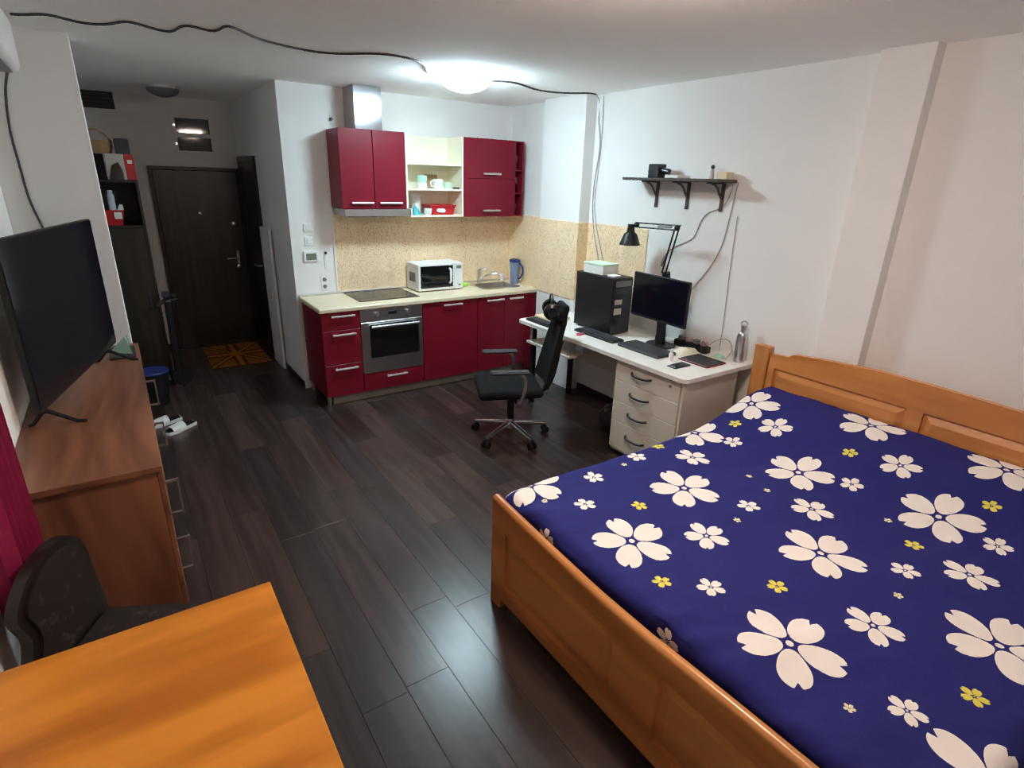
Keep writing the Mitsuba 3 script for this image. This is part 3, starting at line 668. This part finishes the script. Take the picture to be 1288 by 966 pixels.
add('slat_base', bx(BX0 + .04, HX - .014, BY0 + .052, BY1 - .052, .24, .27, .002), 'pine', k)
add('foot', bx(BX0 + .04, BX0 + .085, BY1 - .075, BY1 - .03, 0, .16, .003), 'white_plastic', k)
add('foot', bx(BX0 + .04, BX0 + .085, BY0 + .03, BY0 + .075, 0, .16, .003), 'white_plastic', k)
add('mattress', bx(BX0 + .075, HX - .02, BY0 + .055, BY1 - .055, .2705, .52, .03), 'white_plastic', k, smooth=40)

BIG = [(2.033, 1.461), (1.519, 1.3), (2.588, 1.845), (2.646, 1.248), (1.42, 1.87), (3.235, 1.203), (3.251, .61), (2.765, .677), (3.04, 1.80), (2.104, .837), (1.538, .633), (2.121, .263), (1.55, .1)]
MED = [(2.327, 1.651), (1.813, 1.161), (2.918, 1.559), (2.987, .94), (2.385, 1.031), (1.86, .529), (2.455, .455)]
SMALL = [(1.732, 1.767), (1.532, 1.603), (2.079, 1.815), (2.667, 1.646), (2.162, 1.202), (1.557, .944), (2.73, 1.03), (2.273, .602), (2.74, .458), (1.601, .32)]
YEL = [(1.735, 1.467), (1.434, 1.065), (1.768, .817), (2.282, 1.848), (2.826, 1.752), (2.938, 1.155), (2.961, .561), (2.498, .66), (1.819, .233)]
TINY = [(1.956, 1.785), (1.4, 1.731), (2.409, 1.367), (2.028, 1.165), (2.6, .803), (2.36, 1.236), (1.471, .413), (2.099, .552)]
SIDE = [(1.235, 1.56, .05), (1.22, .90, .05)]
FL = [(x, y, .163, 0) for x, y in BIG] + [(x, y, .092, 0) for x, y in MED] + [(x, y, .052, 0) for x, y in SMALL] + [(x, y, .037, 1) for x, y in YEL] + [(x, y, .017, .45) for x, y in TINY] + [(x, y, r, 0) for x, y, r in SIDE]
def duvet_fn(p, n, uv):
    x, y = uv.x, uv.y
    best, bx_, by_, br, bc = mi.Float(9), mi.Float(0), mi.Float(0), mi.Float(1), mi.Float(0)
    for (fx, fy, r, c) in FL:
        dx, dy = x - fx, y - fy
        d = (dx * dx + dy * dy) * (1 / (r * r))
        near = d < best
        best = dr.select(near, d, best)
        bx_, by_ = dr.select(near, dx, bx_), dr.select(near, dy, by_)
        br, bc = dr.select(near, mi.Float(r), br), dr.select(near, mi.Float(c), bc)
    rr = dr.sqrt(best)
    ang = dr.atan2(by_, bx_) - 1.309
    k72 = 2 * math.pi / 5
    fold = ang - dr.round(ang / k72) * k72
    a, b = rr * dr.cos(fold), rr * dr.sin(fold)
    ta = (a - .575) / .43
    wdt = .305 * (1 + .22 * ta)
    inside = dr.square(ta) + dr.square(b / wdt) < 1
    notch = abs(b - .03) < (a - .86) * .55
    petal = inside & ~notch
    core = (rr < .075)
    ring = (rr > .075) & (rr < .15)
    white = mix(mi.Color3f(.85, .79, .735), mi.Color3f(.72, .62, .10), bc)
    navy = mi.Color3f(.0150, .0160, .135) * (.92 + .16 * noise(uv.x * 180, uv.y * 180, 1.0))
    return dr.select((petal & ~ring) | core, white, navy)
pr('duvet_print', mikit.proc(duvet_fn), .82, spec=.25, sheen=.3)
def zs(x):
    t = np.clip((x - 2.55) / .75, 0, 1)
    return .585 + .155 * t * t * (3 - 2 * t)
def edge(s, lo, hi, r):
    """(position, drop) along a cloth that turns down over the edges lo and hi with the radius r"""
    arc = r * math.pi / 2
    if s < lo + r:
        q = lo + r - s
        if q < arc: return lo + r - r * math.sin(q / r), r - r * math.cos(q / r)
        return lo, r + q - arc
    if s > hi - r:
        q = s - hi + r
        if q < arc: return hi - r + r * math.sin(q / r), r - r * math.cos(q / r)
        return hi, r + q - arc
    return s, 0.0
E0, E1, F0, F1, R = BX0 + .066, HX - .018, BY0 + .045, BY1 + .02, .055
ss = np.r_[np.arange(E0 - .16, E0 + .12, .008), np.arange(E0 + .12, E1 + .01, .016)]
tt = np.r_[np.arange(F0 - .22, F0 + .10, .012), np.arange(F0 + .10, F1 - .10, .016), np.arange(F1 - .10, F1 + .22, .010)]
import meshkit
V, UV = [], []
for s in ss:
    px, dx = edge(s, E0, E1, R) if s < E0 + R else (min(s, E1), 0.0)
    for t in tt:
        py, dy = edge(t, F0, F1, R)
        V.append((px, py, zs(px) - dx - dy)); UV.append((s, t))
V, UV = np.array(V), np.array(UV)
nz = meshkit.fbm(np.c_[UV[:, 0] * 3.2, UV[:, 1] * 2.6, np.zeros(len(V))]) - .5
nf = meshkit.fbm(np.c_[UV[:, 0] * 4 + UV[:, 1] * 9, UV[:, 1] * 2.0 - UV[:, 0] * 1.5, np.ones(len(V)) * 3]) - .5
edgew = np.exp(-np.maximum(UV[:, 0] - E0, 0) / .22)
V[:, 2] += .022 * nz + .012 * nf + edgew * .040 * nf
V[:, 0] += np.where(UV[:, 0] < E0, .016 * nf, 0)
V[:, 1] += np.where((UV[:, 1] > F1) | (UV[:, 1] < F0), .02 * nz, 0)
V[:, 2] = np.maximum(V[:, 2], .29)
ns, nt = len(ss), len(tt)
I, J = np.meshgrid(np.arange(ns - 1), np.arange(nt - 1), indexing='ij')
q = (I * nt + J).ravel()
Fc = np.vstack([np.c_[q, q + nt, q + nt + 1], np.c_[q, q + nt + 1, q + 1]])
add('bedspread', trimesh.Trimesh(V, Fc, process=False), 'duvet_print', smooth=True, uv=UV, label='navy blue bedspread printed with white and yellow five-petal flowers', cat='bedspread')

# ------------------------------------------------------------------ desk
DX0, DX1, DY0, DY1, DZ = 2.805, 3.535, 2.125, 3.965, .785
k = thing('desk', 'white desk with a drawer pedestal along the right wall', 'desk')
add('top', extr(sg.box(DX0 + .05, DY0 + .05, DX1 - .01, DY1 - .02).buffer(.05, quad_segs=8).union(sg.box(DX0 + .1, DY0 + .1, DX1, DY1)).union(sg.box(DX0 + .1, DY0, DX1, DY0 + .2)), 'z', DZ - .028, DZ), 'desk_top', k)
add('end_panel', bx(DX0 + .035, 3.40, DY0 + .03, DY0 + .05, 0, DZ - .0285, .002), 'desk_board', k)
add('modesty_panel', bx(3.38, 3.398, DY0 + .051, 3.88, .38, DZ - .0285, .002), 'desk_board', k)
for x in (2.93, 3.38):
    add('leg', bx(x - .02, x + .02, 3.885, 3.925, 0, DZ - .0285, .003), 'black_plastic', k)
add('low_shelf', bx(2.83, 3.20, 3.30, 3.88, .595, .615, .002), 'desk_board', k)
for y in (3.33, 3.85):
    add('shelf_post', cyl((2.86, y, .615), (2.86, y, DZ - .0285), .012, n=12), 'alu', k, smooth=40)
p = add('pedestal', bx(DX0 + .05, 3.27, 2.178, 2.77, .035, DZ - .029, .003), 'desk_board', k)
for z0, z1 in ((.60, .748), (.443, .597), (.287, .440), (.062, .284)):
    d = add('drawer', bx(DX0 + .03, DX0 + .0498, 2.182, 2.766, z0, z1, .002), 'desk_board', k)
    hz = z0 + .085 if z0 > .1 else .195
    add('handle', tube(spline([(DX0 + .03, 2.605, hz + .004), (DX0 + .004, 2.575, hz - .002), (DX0, 2.515, hz - .006), (DX0 + .004, 2.455, hz - .002), (DX0 + .03, 2.425, hz + .004)], 18), [.008] * 18, 8), 'black_plastic', d, smooth=40, label='black bow handle')
add('lock', cyl((DX0 + .03, 2.26, .70), (DX0 + .024, 2.26, .70), .010, n=14), 'mid_grey', k, smooth=40)
for y in (2.23, 2.72):
    add('foot', cyl((DX0 + .09, y, 0), (DX0 + .09, y, .035), .02, n=12), 'black_plastic', k)
# on the desk
D = DZ + .0005
k = thing('computer_tower', 'large black computer tower standing on the desk left of the monitor', 'computer')
TWx0, TWx1, TWy0, TWy1, TWz = 3.13, 3.34, 3.16, 3.61, 1.245
add('case', bx(TWx0, TWx1, TWy0 + .012, TWy1, D + .012, TWz, .004), 'black_plastic', k)
fp = add('front_panel', bx(TWx0 + .002, TWx1 - .002, TWy0, TWy0 + .0115, D + .012, TWz - .002, .004), 'black_gloss', k)
for z0, z1, x0, x1, m in ((1.175, 1.22, .02, .19, 'mid_grey'), (1.115, 1.16, .02, .17, 'dark_grey'), (1.035, 1.075, .02, .10, 'beige_label'), (.955, 1.005, .02, .10, 'beige_label')):
    add('drive_bay', bx(TWx0 + x0, TWx0 + x1, TWy0 - .003, TWy0, z0, z1, .001), m, fp)
for x in (TWx0 + .03, TWx1 - .03):
    for y in (TWy0 + .05, TWy1 - .05):
        add('foot', cyl((x, y, D), (x, y, D + .0125), .016, n=12), 'black_plastic', k)
k = thing('storage_box', 'white box with a greenish lid on top of the computer tower', 'box')
add('body', bx(3.15, 3.32, 3.32, 3.55, TWz + .0005, TWz + .07, .002), 'paper', k)
add('lid', bx(3.146, 3.324, 3.316, 3.554, TWz + .0705, TWz + .083, .002), 'pale_green', k)
add('notepad', bx(3.16, 3.24, 3.20, 3.28, TWz + .0005, TWz + .012, .001), 'paper', label='small white notepad at the front edge of the computer tower top', cat='notepad')
k = thing('monitor', 'black computer monitor turned toward the chair on the desk', 'monitor')
MA, MB_ = np.array([3.20, 3.045]), np.array([3.20, 2.495])
tilt = trimesh.transformations.rotation_matrix(math.radians(-3), [0, 0, 1], (3.2, 2.77, 0))
add('housing', cat_(bx(3.204, 3.23, 2.495, 3.045, .985, 1.315, .004), bx(3.228, 3.26, 2.62, 2.92, 1.05, 1.25, .01)).apply_transform(tilt), 'black_plastic', k)
add('screen', bx(3.200, 3.2042, 2.505, 3.035, 1.005, 1.307, .001).apply_transform(tilt), 'tv_glass', k)
add('stand', cat_(hull([(3.25, 2.74, 1.12), (3.25, 2.80, 1.12), (3.28, 2.74, 1.12), (3.28, 2.80, 1.12), (3.27, 2.735, D + .01), (3.27, 2.805, D + .01), (3.30, 2.735, D + .01), (3.30, 2.805, D + .01)]), extr(sg.Point(0, 0).buffer(.11).intersection(sg.box(-.09, -.11, .09, .11)), 'z', D, D + .014).apply_translation((3.29, 2.77, 0))), 'black_plastic', k)
def keyboard(x0, x1, y0, y1, label):
    k = thing('keyboard', label, 'keyboard')
    add('body', bx(x0, x1, y0, y1, D, D + .018, .004), 'black_plastic', k)
    ks = [bx(x0 + .012 + i * .021, x0 + .029 + i * .021, y0 + .012 + j * .0195, y0 + .028 + j * .0195, D + .018, D + .025, .002) for i in range(int((x1 - x0 - .02) / .021)) for j in range(int((y1 - y0 - .02) / .0195))]
    add('keys', cat_(*ks), 'dark_grey', k, kind='stuff')
keyboard(2.985, 3.115, 2.98, 3.43, 'black computer keyboard in front of the computer tower')
keyboard(2.85, 2.955, 3.62, 3.93, 'second black keyboard at the far left end of the desk')
k = thing('laptop', 'closed dark laptop lying before the monitor', 'laptop')
add('base', bx(2.99, 3.19, 2.53, 2.93, D, D + .012, .004), 'dark_grey', k)
add('lid', bx(2.99, 3.19, 2.53, 2.93, D + .0125, D + .021, .004), 'dark_grey', k)
k = thing('smartphone', 'black smartphone lying near the front corner of the desk', 'phone')
add('body', bx(2.93, 3.085, 2.315, 2.39, D, D + .009, .003), 'black_plastic', k)
add('screen', bx(2.935, 3.08, 2.319, 2.386, D + .0091, D + .0096, .0002), 'black_glass', k)
k = thing('pouch', 'flat black and red pouch on the right of the desk top', 'pouch')
add('body', bx(3.14, 3.34, 2.225, 2.46, D, D + .012, .004), 'black_plastic', k)
add('edge', cat_(bx(3.132, 3.1395, 2.22, 2.465, D, D + .010, .002), bx(3.14, 3.34, 2.217, 2.2245, D, D + .010, .002)), 'maroon', k)
k = thing('small_bottle', 'small white bottle beside the laptop', 'bottle')
add('body', lathe([(.001, D), (.016, D), (.017, D + .05), (.009, D + .06), (.001, D + .06)], (3.055, 2.465, 0), 18), 'white_plastic', k, smooth=40)
add('cap', lathe([(.001, D + .0605), (.010, D + .0605), (.009, D + .085), (.001, D + .086)], (3.055, 2.465, 0), 18), 'pale_blue', k, smooth=40)
k = thing('power_strip', 'black power strip with pink and grey plugs behind the monitor foot', 'power strip')
add('body', bx(3.40, 3.46, 2.44, 2.74, D, D + .05, .006), 'black_plastic', k)
for i, m in enumerate(('dusty_pink', 'mid_grey', 'dusty_pink', 'mid_grey')):
    add('plug', bx(3.407, 3.452, 2.46 + i * .068, 2.505 + i * .068, D + .0505, D + .085, .006), m, k)
add('white_bag', hull([(3.20, 2.49, D), (3.38, 2.47, D), (3.22, 2.60, D), (3.385, 2.58, D), (3.24, 2.51, D + .035), (3.35, 2.50, D + .04), (3.27, 2.57, D + .045), (3.36, 2.56, D + .03)]), 'cream', label='crumpled cream bag between pouch and power strip', cat='bag', smooth=60)
add('earphone_case', hull([(3.395, 2.30, D), (3.445, 2.30, D), (3.395, 2.37, D), (3.445, 2.37, D), (3.405, 2.31, D + .03), (3.435, 2.31, D + .03), (3.405, 2.36, D + .03), (3.435, 2.36, D + .03)]), 'mint', label='small mint green case beside the steel bottle', cat='case', smooth=50)
add('red_clip', cat_(extr(sg.Point(2.925, 3.30).buffer(.02).difference(sg.Point(2.925, 3.30).buffer(.012)), 'z', D, D + .012), bx(2.94, 2.975, 3.29, 3.31, D, D + .014, .003)), 'pink', label='small red clip lying at the front edge of the desk', cat='clip')
k = thing('steel_bottle', 'brushed steel drinking bottle with a ring cap at the right corner of the desk', 'bottle')
add('body', lathe([(.001, D), (.036, D), (.038, D + .005), (.038, D + .175), (.032, D + .20), (.018, D + .215), (.017, D + .235), (.001, D + .235)], (3.475, 2.215, 0), 28), 'brushed', k, smooth=40)
add('cap', cat_(lathe([(.001, D + .2355), (.021, D + .2355), (.021, D + .262), (.001, D + .263)], (3.475, 2.215, 0), 24), tube([(3.475, 2.215 + .024 * math.cos(a), D + .268 + .022 * math.sin(a)) for a in np.linspace(0, math.pi, 12)], .005, 8)), 'brushed', k, smooth=40)
add('wooden_board', bx(2.965, 3.20, 3.74, 3.955, D, D + .03, .004), 'tan_board', label='light wooden board lying at the far end of the desk by the column', cat='board')
k = thing('desk_lamp', 'black jointed desk lamp with a cone shade behind the monitor', 'desk lamp')
lx = 3.42
add('base', cat_(bx(lx - .03, lx + .03, 2.86, 2.92, D, D + .03, .004), cyl((lx, 2.89, D + .03), (lx, 2.89, D + .42), .010, n=12), cyl((lx, 2.89, D + .42), (lx - .02, 2.893, D + .53), .034, .030, 20)), 'black_plastic', k, smooth=40)
e1 = np.array([lx - .04, 2.90, 1.31]); e2 = np.array([lx - .10, 2.775, 1.655]); e3 = np.array([lx - .10, 3.17, 1.645])
off = np.array([0, .018, .0])
add('arm', cat_(tube([e1 + off, e2 + off], .006, 8), tube([e1 - off, e2 - off], .006, 8)), 'black_plastic', k, smooth=40)
off = np.array([0, 0, .016])
add('arm', cat_(tube([e2 + off + [0, -.03, 0], e3 + off], .0055, 8), tube([e2 - off + [0, .0, 0], e3 - off], .0055, 8)), 'black_plastic', k, smooth=40)
for a_, b_ in ((e1 + [0, .03, .05], e1 + (e2 - e1) * .45 + [0, .022, 0]), (e2 + [0, .05, .0], e2 + (e3 - e2) * .45)):
    add('spring', tube([a_, b_], .008, 8), 'mid_grey', k, smooth=40)
add('joint', cat_(ball(e2, .020, 2), ball(e3, .022, 2)), 'black_plastic', k, smooth=True)
ax = np.array([0.02, .012, -1.0]); ax /= np.linalg.norm(ax)
sh = lathe([(.001, .0), (.026, .0), (.030, -.055), (.052, -.075), (.082, -.155), (.079, -.155), (.049, -.078), (.027, -.06), (.001, -.055)], n=32)
sh.apply_transform(trimesh.geometry.align_vectors([0, 0, -1], ax)); sh.apply_translation((lx - .10, 3.225, 1.645))
add('shade', sh, 'black_plastic', k, smooth=40)
add('bulb', ball((lx - .097, 3.227, 1.535), .026, 2), 'white_plastic', k, smooth=True)
# under the desk
add('sports_bag', ball((3.08, 2.98, .135), .135, 3, (.8, .95, 1.0)), 'black_gloss', label='round black bag on the floor under the desk', cat='bag', smooth=True)
add('carrier_bag', hull([(3.0, 3.32, .6155), (3.10, 3.32, .6155), (3.0, 3.42, .6155), (3.10, 3.42, .6155), (3.02, 3.33, .74), (3.08, 3.33, .74), (3.03, 3.41, .73), (3.08, 3.41, .735)]), 'pale_blue', label='pale blue bag on the low shelf under the desk', cat='bag', smooth=60)

# ------------------------------------------------------------------ office chair
k = thing('office_chair', 'black office chair with chrome armrests and base standing at the desk', 'office chair')
oc = np.array([2.35, 3.40])
base_hub = add('base_hub', lathe([(.001, .07), (.035, .07), (.035, .13), (.028, .15), (.001, .15)], (oc[0], oc[1], 0), 20), 'chrome', k, smooth=40)
for i in range(5):
    a = math.radians(72 * i - 89)
    e = oc + .30 * np.array([math.cos(a), math.sin(a)])
    lg = add('base_leg', tube([(oc[0] + .02 * math.cos(a), oc[1] + .02 * math.sin(a), .115), (e[0], e[1], .078)], [.022, .015], 10), 'chrome', k, smooth=40, label='chrome base spoke')
    s_ = np.array([-math.sin(a), math.cos(a)])
    add('caster', cat_(cyl((*(e + s_ * .012), .028), (*(e + s_ * .03), .028), .027, n=18), cyl((*(e - s_ * .03), .028), (*(e - s_ * .012), .028), .027, n=18), cyl((e[0], e[1], .03), (e[0], e[1], .08), .010, n=10)), 'black_plastic', lg, smooth=40)
add('gas_lift', cat_(cyl((*oc, .15), (*oc, .30), .026), cyl((*oc, .30), (*oc, .42), .016)), 'black_plastic', k, smooth=40)
add('mechanism', bx(oc[0] - .10, oc[0] + .14, oc[1] - .07, oc[1] + .07, .415, .455, .01), 'black_plastic', k)
seat = m3.Manifold.batch_hull([m3.Manifold.sphere(.035, 16).translate((oc[0] + x, oc[1] + y, .495 + z)) for x, y, z in ((-.24, -.20, -.012), (-.24, .20, -.012), (.18, -.21, 0), (.18, .21, 0), (-.17, -.22, .005), (-.17, .22, .005))])
add('seat', seat, 'fabric_black', k, smooth=50)
bk = lambda s, t: np.array([oc[0] + .22 + .12 * t + .035 * (1 - (2 * s - 1) ** 2), oc[1] + (s - .5) * (.40 - .10 * t), .52 + .50 * t])
v, f = [], []
nb = 12
for o in (0, .035):
    for i in range(nb + 1):
        for j in range(nb + 1):
            s, t = i / nb, j / nb
            q_ = bk(s, t); q_[0] += o
            v.append(q_)
n1 = nb + 1
for i in range(nb):
    for j in range(nb):
        a = i * n1 + j
        f += [(a, a + 1, a + n1 + 1), (a, a + n1 + 1, a + n1)]
        b = a + n1 * n1
        f += [(b, b + n1 + 1, b + 1), (b, b + n1, b + n1 + 1)]
rim = [i * n1 for i in range(n1)] + [nb * n1 + j for j in range(1, n1)] + [i * n1 + nb for i in range(nb - 1, -1, -1)] + [j for j in range(nb - 1, 0, -1)]
for a, b in zip(rim, rim[1:] + rim[:1]):
    f += [(a, b, b + n1 * n1), (a, b + n1 * n1, a + n1 * n1)]
add('backrest', orient(trimesh.Trimesh(v, f, process=False)), 'fabric_black', k, smooth=50)
add('back_support', tube(spline([(oc[0] + .12, oc[1], .445), (oc[0] + .27, oc[1], .46), (oc[0] + .335, oc[1], .60), (oc[0] + .385, oc[1], .85)], 16), .022, 10), 'black_plastic', k, smooth=40)
for s in (-1, 1):
    y = oc[1] + s * .27
    ar = add('armrest', tube(spline([(oc[0] + .02, oc[1] + s * .10, .45), (oc[0] + .03, y, .455), (oc[0] + .06, y, .56), (oc[0] + .03, y, .672)], 24), .014, 10), 'chrome', k, smooth=40, label='chrome armrest')
    add('pad', bx(oc[0] - .20, oc[0] + .09, y - .035, y + .035, .675, .70, .012), 'dark_grey', ar)
hr = m3.Manifold.batch_hull([m3.Manifold.sphere(.03, 16).translate((oc[0] + .36 + x, oc[1] + y, 1.075 + z)) for x, y, z in ((0, -.09, -.04), (0, .09, -.04), (.02, -.08, .04), (.02, .08, .04))])
add('headrest', hr, 'fabric_black', k, smooth=50)
turn = T().translate([oc[0], oc[1], -.06]).rotate([0, 0, 1], -25).translate([-oc[0], -oc[1], 0])   # the upper part is turned on the base
for q_ in [q_ for q_ in scene if q_.startswith('office_chair__') and not q_.startswith(('office_chair__base', 'office_chair__gas'))]:
    scene[q_]['to_world'] = turn
k = thing('headphones', 'black over-ear headphones hung on the chair headrest', 'headphones')
hc = np.array([2.615, 3.285, 1.03])
hx = np.array([.55, .83, 0.0])
add('headband', tube([hc + hx * .085 * math.cos(a) + [0, 0, .02 + .09 * math.sin(a)] for a in np.linspace(0, math.pi, 20)], .012, 8), 'black_plastic', k, smooth=40)
for s in (-1, 1):
    c0 = hc + hx * s * .072
    cup = lathe([(.001, 0), (.055, 0), (.062, .012), (.06, .035), (.035, .045), (.03, .04), (.001, .038)], n=28)
    cup.apply_transform(trimesh.geometry.align_vectors([0, 0, 1], (hx * s).tolist())); cup.apply_translation(c0)
    add('ear_cup', cup, 'black_gloss', k, smooth=40)

# ------------------------------------------------------------------ wall shelf
k = thing('wall_shelf', 'dark wall shelf on three brackets above the desk', 'shelf')
SY0, SY1, SX = 2.50, 3.385, 3.335
add('board', bx(SX, XR - .001, SY0, SY1, 1.968, 1.988, .003), 'shelf_dark', k)
for y in (3.20, 2.90, 2.60):
    add('bracket', cat_(bx(XR - .012, XR - .001, y - .014, y + .014, 1.775, 1.9675, .002), bx(SX + .03, XR - .012, y - .012, y + .012, 1.957, 1.9675, .002), tube(spline([(XR - .012, y, 1.86), (XR - .045, y, 1.895), (XR - .075, y, 1.93), (XR - .13, y, 1.955)], 12), .008, 8)), 'shelf_dark', k)
k = thing('compact_camera', 'black box-shaped camera at the left of the wall shelf', 'camera')
add('body', bx(3.37, 3.46, 3.06, 3.16, 1.9885, 2.085, .006), 'black_plastic', k)
add('lens', cyl((3.415, 3.06, 2.04), (3.415, 2.99, 2.032), .022, .020), 'black_gloss', k, smooth=40)
add('tray', bx(3.36, 3.50, 2.86, 2.985, 1.9885, 2.008, .004), 'paper', label='small pale tray right of the black camera on the wall shelf', cat='tray')
k = thing('figurine', 'small pale figurine with a dark head standing on the wall shelf', 'figurine')
add('body', lathe([(.001, 1.9885), (.018, 1.9885), (.014, 2.03), (.009, 2.055), (.001, 2.056)], (3.50, 2.68, 0), 16), 'beige_label', k, smooth=40)
add('head', ball((3.50, 2.68, 2.068), .014, 2), 'dark_grey', k, smooth=True)
add('card_box', bx(3.44, 3.52, 2.515, 2.60, 1.9885, 2.035, .002), 'tan_board', label='small beige box at the right end of the wall shelf', cat='box')
# ------------------------------------------------------------------ cables
def cable(pts, r, mat, label, n=120):
    return add('cable', tube(spline(pts, n), r, 6), mat, smooth=50, label=label, cat='cable')
zc = ZC - .006
cable([(-.255, 4.04, zc), (-.225, 4.03, zc), (-.104, 3.93, zc), (.01, 4.0, zc), (.12, 3.97, zc), (.228, 3.815, zc), (.30, 3.86, zc), (.40, 3.915, zc), (.487, 3.69, zc), (.584, 3.73, zc), (.634, 3.56, zc), (.78, 3.70, zc), (.945, 3.82, zc), (1.233, 3.87, zc), (1.353, 3.79, zc), (1.50, 3.66, zc), (1.72, 3.68, zc), (1.90, 3.88, zc), (2.03, 4.07, zc), (2.22, 4.14, zc), (2.42, 4.07, zc), (2.609, 3.96, zc), (3.063, 4.13, zc), (3.327, 4.04, zc), (3.41, 3.955, zc), (3.50, 3.95, zc)], .006, 'cable_dark', 'dark wavy cable fixed along the ceiling from corner to column', 260)
xw = XR - .008
cable([(3.505, 3.952, zc - .004), (xw, 3.955, 2.60), (xw, 3.94, 2.45), (xw, 3.905, 2.30), (xw, 3.93, 2.0), (xw, 3.925, 1.66), (xw - .004, 3.88, 1.5), (xw - .008, 3.80, 1.30), (xw - .008, 3.80, .95)], .004, 'cable_grey', 'grey cable running down the wall beside the column, nearest it')
cable([(xw, 3.90, 2.62), (xw, 3.885, 2.3), (xw, 3.90, 2.0), (xw, 3.91, 1.75), (xw - .006, 3.85, 1.55), (xw - .008, 3.74, 1.30), (xw - .008, 3.72, .95)], .003, 'cable_grey', 'thinner grey cable parallel to the one beside the column')
cable([(-.33, 4.366, 2.44), (-.36, YP - .006, 2.373), (-.385, YP - .006, 2.25), (-.398, YP - .006, 2.10), (-.395, YP - .006, 1.93), (-.388, YP - .006, 1.75), (-.36, YP - .006, 1.60), (-.33, YP - .006, 1.40)], .006, 'cable_dark', 'dark cable hanging down the pier behind the television')
xs = XR - .005
cable([(xs, 2.49, 1.97), (xs, 2.505, 1.85), (xs, 2.52, 1.70), (xs, 2.56, 1.50), (xs, 2.66, 1.32), (xs, 2.76, 1.18), (xs, 2.80, 1.0)], .004, 'cable_grey', 'grey cable curving from the right end of the wall shelf down behind the monitor')
cable([(xs - .012, 2.52, 1.94), (xs - .012, 2.545, 1.86), (xs, 2.60, 1.80), (xs, 2.70, 1.76), (xs, 2.76, 1.68), (xs, 2.80, 1.58), (xs, 2.86, 1.54), (xs, 3.0, 1.47), (xs, 3.08, 1.35)], .004, 'cable_grey', 'grey cable swinging left under the wall shelf to the desk lamp')
cable([(xs, 2.455, 1.75), (xs, 2.45, 1.5), (xs, 2.44, 1.2), (xs, 2.43, .95), (xs, 2.43, .80)], .003, 'cable_grey', 'thin straight grey cable down the wall right of the monitor')
cable([(3.46, 2.50, D + .03), (3.49, 2.42, D + .10), (3.50, 2.34, D + .12), (3.49, 2.29, D + .07), (3.45, 2.285, D + .02), (3.40, 2.27, D + .01)], .003, 'cable_grey', 'looped grey cable between power strip and steel bottle')
cable([(3.43, 2.44, D + .02), (3.39, 2.42, D + .05), (3.37, 2.45, D + .10), (3.33, 2.43, D + .06), (3.28, 2.40, D + .022)], .003, 'cable_dark', 'dark cable coiled over the flat pouch')
